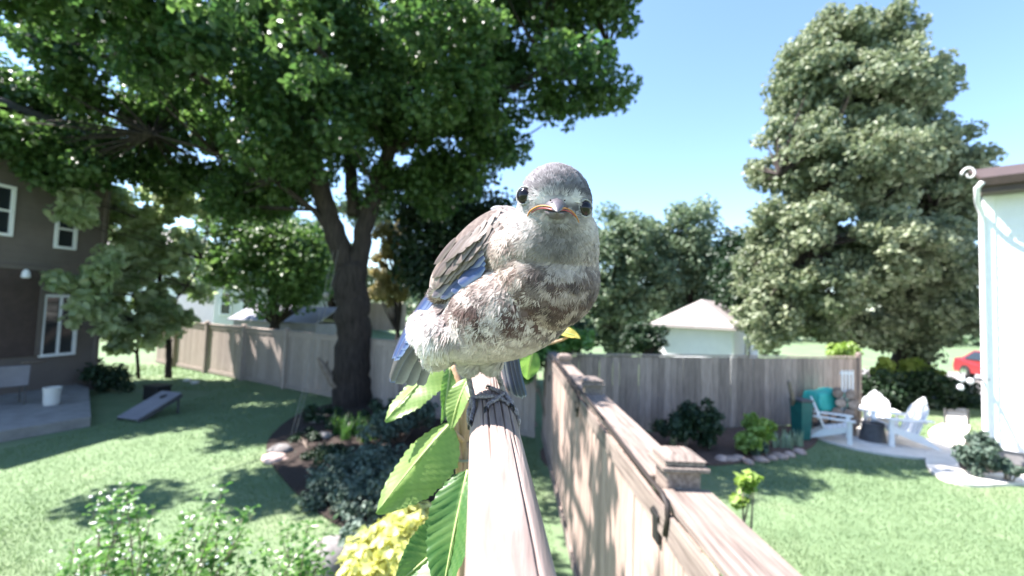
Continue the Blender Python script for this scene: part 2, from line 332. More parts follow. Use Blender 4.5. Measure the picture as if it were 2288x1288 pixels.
# ---- grass blades over the lawn in view
def lawn_blades():
    n = 210000
    d = 4.2 * (17.0/4.2) ** rng.random(n); t = rng.uniform(-1.22, 1.25, n)
    x = t * d; y = d
    keep = np.ones(n, bool)
    keep &= ~((np.abs(x-0.84) < .25) & (y < 9.4))
    keep &= ~(((x-pc.x)/1.4)**2 + ((y-pc.y)/1.26)**2 < 1)
    keep &= ~((x < -8.4) & (y < 12.6) & (x < -8.3 - (8.9-y)*.2))
    fence_y = np.where(x < .7, 9.2 - (x-.7)*.57, 9.3 + (x-.7)*.247)
    keep &= (y < fence_y - .15) | (x > 9.2)
    for poly in (bpy.data.objects["path"], bpy.data.objects["mulch_bed"], bpy.data.objects["soil_bed"], bpy.data.objects["mulch_strip"]):
        vs = [v.co for v in poly.data.vertices]; vs = vs[:len(vs)//2]; ins = np.zeros(n, bool)
        for i in range(len(vs)):
            a, b = vs[i], vs[i-1]
            ins ^= ((a.y > y) != (b.y > y)) & (x < (b.x-a.x)*(y-a.y)/((b.y-a.y) or 1e-9)+a.x)
        keep &= ~ins
    x, y = x[keep], y[keep]; n = len(x)
    s = rng.uniform(.014, .032, n) * (1 + d[keep]/25); an = rng.uniform(0, 6.28, n); w = s*.13*(1+d[keep]/9)
    le = rng.normal(0, .5, (n, 2))
    v = np.zeros((n, 3, 3)); v[:,0] = np.c_[x-np.cos(an)*w, y-np.sin(an)*w, np.full(n,-.01)]; v[:,1] = np.c_[x+np.cos(an)*w, y+np.sin(an)*w, np.full(n,-.01)]
    v[:,2] = np.c_[x+le[:,0]*s, y+le[:,1]*s, s]
    me = np_mesh("lawn_grass", v.reshape(-1,3), np.arange(3*n).reshape(-1,3), attrs={"v": np.repeat(np.clip(rng.normal(.5,.2,n),0,1),3)})
    tag(link("lawn_grass", me, M_blade), "short green grass blades of the lawn", kind="stuff")
lawn_blades()

# ---- fences ------------------------------------------------------------
def board_meshes(w, h, t, n=4):
    out = []
    for k in range(n):
        m = MB(); dh = random.uniform(-.006, .006)
        m.cbox((0, -t/2, 0.02), (w, t/2, h+dh), b=.003)
        out.append(m.mesh("board"))
    return out
def fence(name, A, B, H, label, mt, mtr, posts, bw=.14, side=-1, rail_top=True, cap_depth=.14, postw=.11, post_proud=.0, cap_over=.04, post_above=.05, cap_y=None, cat="fence", trim=True, z0=0.0):
    A = Vector((A[0], A[1], z0)); B = Vector((B[0], B[1], z0)); L = (B-A).length
    r = empty(name, A, math.atan2(B.y-A.y, B.x-A.x)); tag(r, label, cat)
    ms = board_meshes(bw-.007, H-.02, .02)
    n = int(L/bw)
    for me in ms: me.materials.append(mt)
    for i in range(n):
        o = link("board", ms[random.randrange(4)], None, r)
        o.location = (i*bw, random.uniform(-.004, .004), 0); o.rotation_euler = (0, random.gauss(0, .0025), 0)
    s = side
    # backing rails on the far side, trim boards on the near side
    m = MB(); [m.box((0, -s*.045 - .02, z), (L, -s*.045 + .02, z+.08)) for z in (.25, H*.55)]
    m.build("backing_rail", mt, r)
    if trim:
        MB().cbox((0, min(s*.012, s*.034), H-.135), (L, max(s*.012, s*.034), H-.005), b=.004).build("top_trim", mtr, r)
        MB().cbox((0, min(s*.012, s*.034), .03), (L, max(s*.012, s*.034), .15), b=.004).build("bottom_trim", mtr, r)
    cy0, cy1 = cap_y if cap_y else (-cap_depth/2, cap_depth/2)
    stops = sorted([0.0] + list(posts) + [L])
    pw = postw
    pm = MB().cbox((-pw/2, -pw/2, 0), (pw/2, pw/2, H+post_above), b=.006).mesh("post"); pm.materials.append(mtr)
    cw = pw/2 + cap_over; hc = H+post_above
    cm = MB(); cm.cbox((-cw, -cw, hc), (cw, cw, hc+.022), b=.004); cm.cbox((-cw+.018, -cw+.018, hc+.024), (cw-.018, cw-.018, hc+.048), b=.004)
    q = cw-.012; cm.add([(-q,-q,hc+.05),(q,-q,hc+.05),(q,q,hc+.05),(-q,q,hc+.05),(-q*.45,-q*.45,hc+.078),(q*.45,-q*.45,hc+.078),(q*.45,q*.45,hc+.078),(-q*.45,q*.45,hc+.078)], [(0,3,2,1),(4,5,6,7),(0,1,5,4),(1,2,6,5),(2,3,7,6),(3,0,4,7)])
    cm = cm.mesh("post_cap"); cm.materials.append(mtr)
    py = (cy0+cy1)/2 + s*post_proud
    for p in posts:
        po = link("post", pm, None, r, loc=(p, py, 0))
        link("post_cap", cm, None, po)
    if rail_top:
        for a, b in zip(stops[:-1], stops[1:]):
            if b - a > .2:
                MB().cbox((a+(.0 if a == 0 else pw/2+.003), cy0, H), (b-(0 if b == L else pw/2+.003), cy1, H+.036), b=.006).build("cap_board", mtr, r)
    return r
# near fence: runs away from the camera on the right, its wide cap seen from above
near_fence = fence("board_fence", (0.752, -0.6), (0.752, 9.3), 1.825, "near sunlit board fence with wide cap running away to the right of the bird", M_fence, M_rail,
      posts=[2.2+.6, 4.5+.6, 6.8+.6], bw=.142, side=1, cap_y=(-.235, .012), postw=.165, cap_over=.032, post_above=.12)
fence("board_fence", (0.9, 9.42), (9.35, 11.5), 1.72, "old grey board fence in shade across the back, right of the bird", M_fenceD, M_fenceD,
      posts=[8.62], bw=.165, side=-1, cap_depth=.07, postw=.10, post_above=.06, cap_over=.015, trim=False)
fL = math.hypot(15.0, 8.55)
fence("board_fence", (-14.4, 17.65), (0.6, 9.1), 1.74, "tan board fence with posts across the back left, behind the big tree", M_fenceL, M_fenceL,
      posts=[1.6+2.36*k for k in range(7)], bw=.15, side=-1, cap_depth=.13, postw=.12, post_proud=.05, cap_over=.02, post_above=.05)
bf = fence("fence_panel", (-8.3, 24.6), (-5.9, 24.3), 1.55, "short far panel of pale grey boards beyond the left fence, right of the tree trunk", M_fenceL, M_fenceL,
      posts=[], bw=.2, side=-1, cap_depth=.06, trim=False, z0=1.2)

# black cable clipped along the near fence
cb = empty("cable", (0.737, 2.0, 0)); tag(cb, "black cable running along the top edge of the near fence", "cable")
n1 = Vector((1,0,0)); pl = Vector((0.712, 0, 0))
pts = [on_plane(x, y, pl, n1) for x, y in ((1224,786),(1250,815),(1280,853),(1312,893),(1345,937),(1380,980),(1415,1028),(1450,1076),(1480,1106),(1491,1130),(1492,1160),(1486,1196))]
for i, p in enumerate(pts[:9]): p.z += .010 + .006*math.sin(i*2.1)
MB().tube(pts, [.013]*len(pts), n=8).build("wire", M_cable, cb, True, smooth=True)
pts2 = [on_plane(x, y, pl, n1) for x, y in ((1238,806),(1262,838),(1286,876),(1294,893),(1293,915),(1289,930))]
MB().tube(pts2, [.014]*len(pts2), n=8).build("loose_end", M_cable, cb, True, smooth=True)
def bracket(x, y, w, h, label):
    c = on_plane(x, y, Vector((.741,0,0)), n1)
    r = empty("cable_bracket", (c.x, c.y, c.z-h/2)); tag(r, label, "bracket", "cable brackets on the near fence")
    MB().cbox((-.028, -w/2, 0), (.008, w/2, h), b=.008).build("housing", M_black, r)
    MB().cbox((-.036, -w*.8, h*.72), (-.02, w*.55, h*.9), b=.004).build("clip", M_black, r)
bracket(1475, 1172, .075, .16, "largest black bracket, nearest on the inside of the near fence")
bracket(1291, 908, .06, .13, "middle black bracket on the near fence face")
bracket(1229, 846, .05, .11, "farthest small black bracket, at the far end of the near fence")

# ---- buildings ---------------------------------------------------------
def siding(mb, a, b, z0, z1, step=.16, out=None, proud=.012):
    """lap siding courses between ground points a and b, facing out"""
    a = Vector((a[0], a[1], 0)); b = Vector((b[0], b[1], 0)); z = z0
    while z < z1 - 1e-4:
        zt = min(z+step, z1); o = out*proud
        lo = Vector((0,0,z)); hi = Vector((0,0,zt))
        mb.add([a+o+lo, b+o+lo, b+hi, a+hi, a+lo, b+lo], [(0,1,2,3), (4,5,1,0)])
        z = zt
def framed_window(parent, c, t, n, w, h, mtf, label=None, name="window", bars=(0,1), fw=.07, off=.02):
    """window centred at c on a wall with tangent t and normal n; c at mid height"""
    M = Matrix(((t.x, n.x, 0, c.x), (t.y, n.y, 0, c.y), (t.z, n.z, 1, c.z), (0,0,0,1)))
    m = MB()
    for lo, hi in (((-w/2-fw, off, -h/2-fw), (-w/2, off+.05, h/2+fw)), ((w/2, off, -h/2-fw), (w/2+fw, off+.05, h/2+fw)), ((-w/2, off, h/2), (w/2, off+.05, h/2+fw)), ((-w/2, off, -h/2-fw), (w/2, off+.07, -h/2))):
        m.box(lo, hi, M)
    if bars[1]: m.box((-w/2, off+.005, -.025), (w/2, off+.035, .025), M)
    if bars[0]: m.box((-.03, off+.005, -h/2), (.03, off+.035, h/2), M)
    f = m.build(name, mtf, parent, True)
    if label: f["label"] = label
    MB().box((-w/2, off-.012, -h/2), (w/2, off+.002, h/2), M).build("pane", M_glass, f, True)
    return f
def hip_roof(mb, poly, z, over, rise, thick=.14):
    """hip roof over a convex quad footprint"""
    c = sum((Vector((p[0], p[1], 0)) for p in poly), Vector()) / 4
    e = [c + (Vector((p[0], p[1], 0)) - c) * (1 + over/((Vector((p[0],p[1],0))-c).length)) for p in poly]
    l01 = (e[1]-e[0]).length; l12 = (e[2]-e[1]).length
    if l01 > l12:
        m0 = (e[0]+e[3])/2; m1 = (e[1]+e[2])/2; k = l12/2/l01
        r0 = m0.lerp(m1, k); r1 = m1.lerp(m0, k); fs = [(4,5,9,8), (5,6,9), (6,7,8,9), (7,4,8)]
    else:
        m0 = (e[0]+e[1])/2; m1 = (e[2]+e[3])/2; k = l01/2/l12
        r0 = m0.lerp(m1, k); r1 = m1.lerp(m0, k); fs = [(4,5,8), (5,6,9,8), (6,7,9), (7,4,8,9)]
    Z = Vector((0,0,1))
    v = [p + Z*z for p in e] + [p + Z*(z+thick) for p in e] + [r0 + Z*(z+rise), r1 + Z*(z+rise)]
    mb.add(v, [(3,2,1,0)] + [(i, (i+1)%4, 4+(i+1)%4, 4+i) for i in range(4)] + fs)

# left taupe house: its shaded side faces the garden
hA = Vector((-12.6, 7.4, 0)); hB = Vector((-11.9, 12.4, 0)); t = (hB-hA).normalized(); n = Vector((t.y, -t.x, 0))
house = empty("house", hB); tag(house, "taupe two-storey house in shade at the left edge", "house")
hp = [hA, hB, hB - n*9, hA - n*9]
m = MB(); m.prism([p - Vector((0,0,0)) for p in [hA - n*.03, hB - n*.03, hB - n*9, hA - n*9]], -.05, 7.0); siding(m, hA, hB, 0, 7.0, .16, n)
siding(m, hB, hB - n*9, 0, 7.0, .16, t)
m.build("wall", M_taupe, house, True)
m = MB(); hip_roof(m, hp, 7.0, .35, 1.2); m.build("roof", M_shingleD, house, True)
m = MB(); [m.box((-.05, -.05, 0), (.05, .05, 6.98), Matrix.Translation(p)) for p in (hB + n*.04,)]; m.build("corner_board", M_taupe, house, True)
def wall_pt(x, y): return on_plane(x, y, hA + n*.0, n)
for x0, x1, y0, y1, lab in ((-22, 20, 418, 520, None), (128, 163, 474, 552, None)):
    a = wall_pt((x0+x1)/2, (y0+y1)/2); w = (wall_pt(x1,(y0+y1)/2) - wall_pt(x0,(y0+y1)/2)).length; h = (wall_pt((x0+x1)/2,y0)-wall_pt((x0+x1)/2,y1)).length
    framed_window(house, a, t, n, w, h, M_white, bars=(0,1))
a = wall_pt(130, 727); w = (wall_pt(164,727)-wall_pt(97,727)).length; h = (wall_pt(130,664)-wall_pt(130,788)).length
framed_window(house, a, t, n, w, h, M_white, name="patio_door", bars=(1,0))
a = wall_pt(20, 700); w = (wall_pt(70,700)-wall_pt(-60,700)).length; h = (wall_pt(40,600)-wall_pt(40,795)).length
M_ = Matrix(((t.x,n.x,0,a.x),(t.y,n.y,0,a.y),(0,0,1,a.z),(0,0,0,1)))
bx = MB(); bx.box((-w/2, .015, -h/2), (w/2, .06, h/2), M_); bx.build("porch_panel", M_brown, house, True)
fr = MB(); fr.box((w/2, .015, -h/2), (w/2+.1, .09, h/2+.1), M_); fr.box((-w/2, .015, h/2), (w/2, .09, h/2+.1), M_); fr.build("porch_trim", M_taupe, house, True)
MB().lathe([(.05,0),(.09,.03),(.07,.16),(.03,.22)], n=10, c=wall_pt(48, 622)+n*.12).build("wall_lamp", M_lamp, house, True)

# white house at the right edge
wc = G(2209, 1032); wt = Vector((.74, -.67, 0)).normalized(); wn_ = Vector((-wt.y, wt.x, 0)); wn_ = -wn_ if wn_.y > 0 else wn_
house2 = empty("house", wc); tag(house2, "white house corner with brown eaves at the right edge", "house")
zt = on_plane(2222, 437, wc, wn_).z
wb = Vector((.84, .54, 0)).normalized()
m = MB(); fp = [wc - wn_*.03, wc + wt*9 - wn_*.03, wc + wt*9 + wb*8, wc + wb*8]
m.prism(fp, .28, zt); siding(m, wc, wc + wt*9, .28, zt, .2, wn_, .01)
m.build("wall", M_siding, house2, True)
MB().prism([wc - wn_*.02 + wt*.02, wc + wt*9 - wn_*.02, wc + wt*9 + wb*7.9, wc + wb*7.9], -.05, .275).build("foundation", M_patio, house2, True)
def along(u, o, z): return wc + wt*u + wn_*o + Vector((0,0,z))
cbm = Matrix(((wt.x,wn_.x,0,wc.x),(wt.y,wn_.y,0,wc.y),(0,0,1,0),(0,0,0,1)))
MB().cbox((-.02, -.1, .28), (.14, .035, zt), b=.006, m=cbm).build("corner_board", M_white, house2, True)
MB().box((-.06, -.2, zt), (9, .45, zt+.05), cbm).build("soffit", M_taupe, house2, True)
MB().cbox((-.08, .45, zt-.02), (9, .48, zt+.22), b=.004, m=cbm).build("fascia", M_brown, house2, True)
g = MB(); g.add([cbm @ Vector(p) for p in ((-.10,.482,zt+.24),(9,.482,zt+.24),(9,.482,zt+.10),(-.10,.482,zt+.10),(-.10,.60,zt+.25),(9,.60,zt+.25),(9,.56,zt+.10),(-.10,.56,zt+.10))], [(0,1,2,3),(4,7,6,5),(3,2,6,7),(0,4,5,1),(0,3,7,4),(1,5,6,2)])
g.build("gutter", M_brown, house2, True)
rf = MB(); rf.add([cbm @ Vector(p) for p in ((-.08,.5,zt+.22),(9,.5,zt+.22),(9,-1.6,zt+.92),(-.08,-1.6,zt+.92),(-.08,.5,zt+.27),(9,.5,zt+.27),(9,-1.6,zt+.98),(-.08,-1.6,zt+.98))], [(0,3,2,1),(4,5,6,7),(0,1,5,4),(1,2,6,5),(2,3,7,6),(3,0,4,7)])
rf.build("roof", M_brown, house2, True)
MB().tube([along(-.06,.56,zt+.18), along(-.14,.50,zt+.08), along(-.12,.30,zt-.16), along(-.04,.08,zt-.36), along(-.04,.075,zt-.6), along(-.04,.075,.35), along(-.12,.22,.22)], .045, n=10).build("downspout", M_white, house2, True, smooth=True)
curl = [along(-.24 - .11*math.cos(a)*(1-a/9), .5, zt+.38 + .15*math.sin(a)*(1-a/9)) for a in [k*.35 for k in range(20)]]
MB().tube(curl, [.022-.0007*k for k in range(20)], n=8).build("eave_bracket", M_white, house2, True, smooth=True)
# wall lamp bracket with glass globes on the corner
wl_ = MB(); b0 = P(2196, 848, (wc-C0).dot(FWD)+.05)
MB().tube([b0 + Vector((.25,0,0)), b0, P(2165,848,(wc-C0).dot(FWD)-.1)], .022, n=8).build("lamp_arm", M_dgrey, house2, True, smooth=True)
for x, y in ((2149,847), (2168,852), (2146,866)):
    MB().lathe([(.001,-.06),(.035,-.048),(.055,0),(.035,.048),(.001,.06)], n=12, c=P(x, y, (wc-C0).dot(FWD)-.12)).build("lamp_globe", M_lamp, house2, True, smooth=True)

# white garage behind the right back fence
K = Vector((8.75, 17.0, 0)); lw = Vector((-.785,.62,0)); rw = Vector((.62,.785,0))
gar = empty("garage", K); tag(gar, "small white garage with pale grey hip roof behind the back fence", "garage")
m = MB(); m.prism([K, K+rw*6, K+rw*6+lw*3.0, K+lw*3.0], -.05, 2.15); siding(m, K, K+lw*3.0, 0, 2.15, .15, -rw); siding(m, K, K+rw*6, 0, 2.15, .15, -lw)
m.build("wall", M_siding, gar, True)
m = MB(); hip_roof(m, [K+lw*3.0, K, K+rw*6, K+rw*6+lw*3.0], 2.15, .45, 1.25, .12); m.build("roof", M_shingle, gar, True)
MB().cbox((-.05,-.05,0), (.05,.05,2.14), m=Matrix.Translation(K + (-lw-rw)*.02)).build("corner_board", M_white, gar, True)
framed_window(gar, K + rw*3.1 + Vector((0,0,1.2)), rw, -lw, .8, .7, M_white, bars=(0,1))

# neighbour house far left between the trees: slate roof, cream wall
h0 = Vector((-17.6, 25.5, 0))
nh = empty("house", h0); tag(nh, "far cream house with slate roof glimpsed between left trees", "house")
q = [h0, h0+Vector((6.4,-.8,0)), h0+Vector((7.2,6,0)), h0+Vector((.8,6.8,0))]
m = MB(); m.prism(q, -.05, 3.6); siding(m, q[0], q[1], 0, 3.6, .18, Vector((-.12,-.99,0))); m.build("wall", M_cream, nh, True)
m = MB(); hip_roof(m, q, 3.6, .5, 3.0, .15); m.build("roof", M_shingleD, nh, True)
tq = (q[1]-q[0]).normalized(); nq = Vector((tq.y, -tq.x, 0))
for u in (.8, 2.2, 4.6): framed_window(nh, q[0] + tq*u + Vector((0,0,2.4)), tq, nq, .6, 1.2, M_white, bars=(0,1))
# tall white house behind the taupe one
w0 = Vector((-25.6, 27.0, 0)); nw = empty("house", w0); tag(nw, "white house with upper window just past the taupe house corner", "house")
m = MB(); m.prism([w0, w0+Vector((4.6,0,0)), w0+Vector((4.6,6,0)), w0+Vector((0,6,0))], -.05, 5.6); siding(m, w0, w0+Vector((4.6,0,0)), 0, 5.6, .18, Vector((0,-1,0))); m.build("wall", M_siding, nw, True)
m = MB(); hip_roof(m, [w0, w0+Vector((4.6,0,0)), w0+Vector((4.6,6,0)), w0+Vector((0,6,0))], 5.6, .5, 1.8); m.build("roof", M_shingle, nw, True)
framed_window(nw, w0+Vector((3.4,0,4.6)), Vector((1,0,0)), Vector((0,-1,0)), 1.0, 1.2, M_white, bars=(0,1))
# lavender-grey shed behind the left fence
s0 = P(520, 745, 20); s1 = P(706, 745, 18.2); s0.z = s1.z = 0
sh = empty("shed", s0); tag(sh, "long low lavender-grey shed just behind the tan fence", "shed")
ts = (s1-s0).normalized(); ns = Vector((ts.y, -ts.x, 0))
m = MB(); m.prism([s0, s1, s1 - ns*2.2, s0 - ns*2.2], -.05, 1.75); siding(m, s0, s1, 0, 1.75, .25, ns); m.build("wall", M_shed, sh, True)
Ls = (s1-s0).length; Ms = Matrix(((ts.x,-ns.x,0,s0.x),(ts.y,-ns.y,0,s0.y),(0,0,1,0),(0,0,0,1)))
m = MB(); m.add([Ms @ Vector(p) for p in ((-.15,-.2,1.72),(Ls+.15,-.2,1.72),(Ls+.15,1.1,2.42),(-.15,1.1,2.42),(-.15,2.4,1.72),(Ls+.15,2.4,1.72),(-.15,-.2,1.78),(Ls+.15,-.2,1.78),(Ls+.15,1.1,2.48),(-.15,1.1,2.48),(-.15,2.4,1.78),(Ls+.15,2.4,1.78))],
   [(0,1,2,3),(3,2,5,4),(6,9,8,7),(9,10,11,8),(0,6,7,1),(4,5,11,10),(0,3,9,6),(3,4,10,9),(1,7,8,2),(2,8,11,5)])
m.build("roof", M_shed, sh, True)
for u in (.25, .5, .75): MB().cbox((Ls*u-.03, -.2, 1.785), (Ls*u+.03, -.14, 1.83), m=Ms).build("roof_seam", M_shed, sh, True)

# ================================================================== TREES AND PLANTS
def leaf_mesh(name, c, s, nrm, mt, parent=None, wide=.36, droop=.18, v=None, tang=None):
    n = len(c); nrm = nrm / np.linalg.norm(nrm, axis=1, keepdims=True)
    t = rng.normal(size=(n,3)) if tang is None else tang
    t -= nrm * np.sum(t*nrm, axis=1, keepdims=True); t /= np.linalg.norm(t, axis=1, keepdims=True)
    b = np.cross(nrm, t); s = s[:,None]
    V = np.empty((n,6,3))
    V[:,0] = c - t*s*.5
    V[:,1] = c - t*s*.12 + b*s*wide + nrm*s*.07
    V[:,2] = c + t*s*.22 + b*s*wide*.72 + nrm*s*.03
    V[:,3] = c + t*s*.55 - nrm*s*droop
    V[:,4] = c + t*s*.22 - b*s*wide*.72 + nrm*s*.03
    V[:,5] = c - t*s*.12 - b*s*wide + nrm*s*.07
    base = np.arange(n)[:,None]*6
    F = np.concatenate([base + np.array([[0,3,2,1]]), base + np.array([[0,5,4,3]])])
    if v is None: v = np.clip(rng.normal(.5,.28,n), 0, 1)
    me = np_mesh(name, V.reshape(-1,3), F, attrs={"v": np.repeat(v,6)})
    return link(name, me, mt, parent, parent is not None)
def unit(n):
    a = rng.normal(size=(n,3)); return a/np.linalg.norm(a,axis=1,keepdims=True)
def fill(lobes, n, r0, r1, shell=.45):
    """sub-clumps through the outer part of each lobe (centre, radii)"""
    A = np.array([(l[1][0]*l[1][1]*l[1][2])**(2/3) for l in lobes]); A /= A.sum(); out = []
    for (c, r), k in zip(lobes, rng.multinomial(n, A)):
        u = unit(k); q = shell + (1-shell)*rng.random(k)**.6
        p = np.array(c) + u*q[:,None]*np.array(r)
        for i in range(k): out.append((p[i], rng.uniform(r0, r1)))
    return out
def crown_leaves(clumps, n, flat=.75):
    w = np.array([r*r for _, r in clumps]); w /= w.sum(); k = rng.multinomial(n, w)
    C = np.repeat(np.array([c for c, _ in clumps]), k, axis=0); R = np.repeat(np.array([r for _, r in clumps]), k)
    u = unit(len(C)); q = rng.random(len(C))**.45
    off = u*(q*R)[:,None]; off[:,2] *= flat
    tone = np.repeat(rng.normal(.5,.16,len(clumps)), k)
    return C+off, u, np.clip(tone + rng.normal(0,.2,len(C)), 0, 1)
def lobes_px(L):
    out = []
    for x, y, d, rx, ry, rz in L:
        out.append((tuple(P(x,y,d)), (rx*d/FPX, rz, ry*d/FPX)))
    return out
def tree(name, label, base, limbs, lobes, n_clump, cr, n_leaf, size, mt, bark=M_bark, shell=.45, cat="tree", group=None, twig=.03, flat=.75, up=.55, twigs=True):
    r = empty(name, base); tag(r, label, cat, group)
    for i, (pts, rad) in enumerate(limbs):
        fine = []; fr_ = []
        for a in range(len(pts)-1):
            for s in range(5):
                f_ = s/5; p = Vector(pts[a]).lerp(Vector(pts[a+1]), f_); fine.append(p + Vector((random.uniform(-1,1), random.uniform(-1,1), 0))*rad[a]*.10); fr_.append(rad[a]*(1-f_)+rad[a+1]*f_)
        fine.append(Vector(pts[-1])); fr_.append(rad[-1])
        m = MB().tube(fine, fr_, n=14, wob=.06)
        m.build("trunk" if i == 0 else "limb", bark, r, True, smooth=True)
    cl = fill(lobes, n_clump, cr[0], cr[1], shell)
    if twigs:
        anchors = [Vector(p) for pts, _ in limbs for p in pts[1:]] or [Vector(base)]
        m = MB()
        for c, rr in cl:
            c = Vector(c); a = min(anchors, key=lambda q: (q-c).length + max(0, q.z-c.z)*1.5)
            if rr*.5 < (a-c).length < 3.6:
                mid = a.lerp(c, .55) + Vector((random.uniform(-.3,.3), random.uniform(-.3,.3), random.uniform(-.1,.35)))*min(1, rr)
                m.tube([a, mid, c], [twig*1.6, twig, twig*.35], n=4, cap=False)
        m.build("branches", bark, r, True)
    c, u, v = crown_leaves(cl, n_leaf, flat)
    nr = u*.6 + rng.normal(size=u.shape)*.6; nr[:,2] += up
    leaf_mesh("crown", c, rng.uniform(size*.7, size*1.25, len(c)), nr, mt, r, v=v)
    return r

# --- the big maple: forked trunk, crown over the left and middle of the view
tb = G(790, 905); td = (tb-C0).dot(FWD)
trk = [tb - Vector((0,0,.1)), P(785,840,td), P(790,740,td), P(786,660,td), P(782,590,td)]
limbs = [(trk, [.56,.47,.43,.43,.40]),
  ([P(776,610,td), P(745,510,td-.1), P(715,420,td-.2), P(690,310,td-.4), P(655,180,td-.9), P(610,30,td-1.5), P(560,-180,td-1.8)], [.29,.26,.235,.20,.16,.12,.07]),
  ([P(796,615,td), P(812,520,td+.1), P(838,430,td+.1), P(872,330,td), P(905,230,td-.2), P(960,80,td-.4), P(1000,-120,td-.6)], [.27,.235,.21,.18,.15,.11,.06]),
  ([P(765,560,td), P(700,470,td-.4), P(610,400,td-.9), P(480,340,td-1.2), P(340,300,td-1.0)], [.075,.07,.06,.05,.02]),
  ([P(700,330,td-.4), P(590,250,td-1.2), P(440,170,td-1.9), P(280,120,td-1.7)], [.12,.10,.07,.03]),
  ([P(870,340,td), P(960,300,td-.3), P(1080,230,td-.5), P(1230,150,td-.7), P(1360,110,td-.8)], [.11,.10,.08,.06,.03]),
  ([P(845,420,td), P(930,390,td+.5), P(1040,360,td+.8), P(1120,340,td+.9)], [.08,.07,.05,.02]),
  ([P(790,480,td), P(780,330,td+.6), P(770,150,td+1.2), P(760,-80,td+1.6)], [.17,.15,.11,.06])]
maple_lobes = lobes_px([(270,190,11.3,170,125,2.0),(110,340,12.0,105,95,1.8),(50,310,10.0,60,70,1.0),(150,365,10.3,90,35,1.0),(125,235,10.4,50,50,1.0),(110,120,9.6,80,45,.9),(550,440,11.8,110,35,.9),(430,400,12.2,90,35,.9),(680,400,11.6,60,40,.7),(880,420,11.9,60,40,.8),(40,210,11.0,50,60,.9),(960,350,11.8,80,60,.9),(1290,0,10.6,110,60,1.2),(1180,-20,10.4,120,50,1.2),(450,90,8.6,230,170,2.4),(760,50,10.2,240,170,2.2),(700,290,9.8,170,120,1.8),
  (1000,170,10.2,210,200,2.4),(1190,60,10.8,230,140,1.6),(1275,205,9.9,95,75,1.2),(1040,345,11.3,120,90,1.6),(330,330,12.0,180,70,1.6),(190,80,11.4,50,70,1.2),(1400,20,9.8,70,60,1.0),(1360,190,9.9,40,25,.5),
  (600,-110,9.6,340,80,2.0),(1020,-100,11.0,300,80,1.6),(600,430,12.2,110,40,1.0),(960,420,12.2,110,50,1.2),(480,400,12,90,45,1.0),(720,120,14.0,420,230,2.6),(590,370,11.5,120,50,1.2),(900,330,11.6,110,90,1.4)])
maple_lobes += [((-9.5,6.9,7.6),(1.2,1.1,.7))]  # unseen crown lobe left of the view, added to shade the lawn
mp_ = tree("maple_tree", "huge dark maple with forked trunk and crown over the left half", tb, limbs, maple_lobes, 540, (.36,.78), 136000, .15, M_maple, shell=.35, twig=.022)
# unseen thinner maple bough above the view, added to dapple the near fence
cl_ = fill([((-3.1,3.5,6.5),(.9,.9,1.0)),((-3.3,4.7,6.6),(1.0,1.0,1.0)),((-3.9,2.9,7.2),(.8,.8,.8)),((-3.2,6.1,6.6),(.9,.9,.9))], 95, .14, .30, .1)
c_, u_, v_ = crown_leaves(cl_, 2300); nr_ = u_*.6 + rng.normal(size=u_.shape)*.6; nr_[:,2] += .55
leaf_mesh("crown", c_, rng.uniform(.10,.17,len(c_)), nr_, M_maple, mp_, v=v_)
MB().tube([P(690,310,td-.4), Vector((-3.9,8.6,7.6)), Vector((-3.6,6.4,7.1)), Vector((-3.3,4.4,6.8)), Vector((-3.0,2.8,6.4))], [.10,.08,.06,.04,.015], n=8, wob=.08).build("limb", M_bark, mp_, True, smooth=True)
# dead limb stub leaning on the trunk's left foot
MBs = MB(); MBs.tube([P(762,872,td-.2), P(742,850,td-.25), P(722,818,td-.3), P(710,800,td-.3)], [.14,.12,.08,.03], n=9, wob=.12)
MBs.tube([P(738,842,td-.25), P(728,822,td-.22), P(732,806,td-.2)], [.05,.04,.015], n=7, wob=.1)
tag(MBs.build("broken_branch", M_barkp), "short broken brown branch leaning left of the maple trunk", "branch")

# --- smaller broadleaf tree before the taupe house
b2 = G(376, 845); d2 = (b2-C0).dot(FWD)
tree("broadleaf_tree", "smaller pale-leaved tree with low hanging crown in front of the taupe house", b2,
  [([b2 - Vector((0,0,.1)), P(378,780,d2), P(372,700,d2), P(352,600,d2-.3), P(330,500,d2-.5)], [.10,.085,.08,.06,.03]),
   ([P(310,850,d2-.3), P(306,790,d2-.4), P(312,720,d2-.5), P(290,620,d2-.7)], [.05,.045,.04,.02]),
   ([P(372,700,d2), P(320,660,d2-.5), P(240,640,d2-1)], [.05,.035,.015]), ([P(360,620,d2), P(280,540,d2-.6), P(190,470,d2-.9)], [.05,.035,.015]), ([P(372,690,d2), P(420,640,d2-.2), P(450,580,d2-.3)], [.04,.03,.012])],
  lobes_px([(330,455,13.4,150,45,1.2),(215,455,13.2,75,38,.8),(330,540,13.6,110,70,1.2),(270,655,13.3,100,95,1.2),(400,620,13.8,70,100,1.1),(300,740,13.4,70,60,.9),(150,620,13.0,26,40,.4),(185,720,13.1,36,40,.5),(380,720,13.8,55,40,.7),(190,465,10.6,50,35,.5),(158,622,10.5,24,36,.35),(200,700,10.7,38,55,.5),(235,600,10.8,40,50,.5)]),
  240, (.2,.42), 13000, .22, M_small, shell=.3, twig=.012)

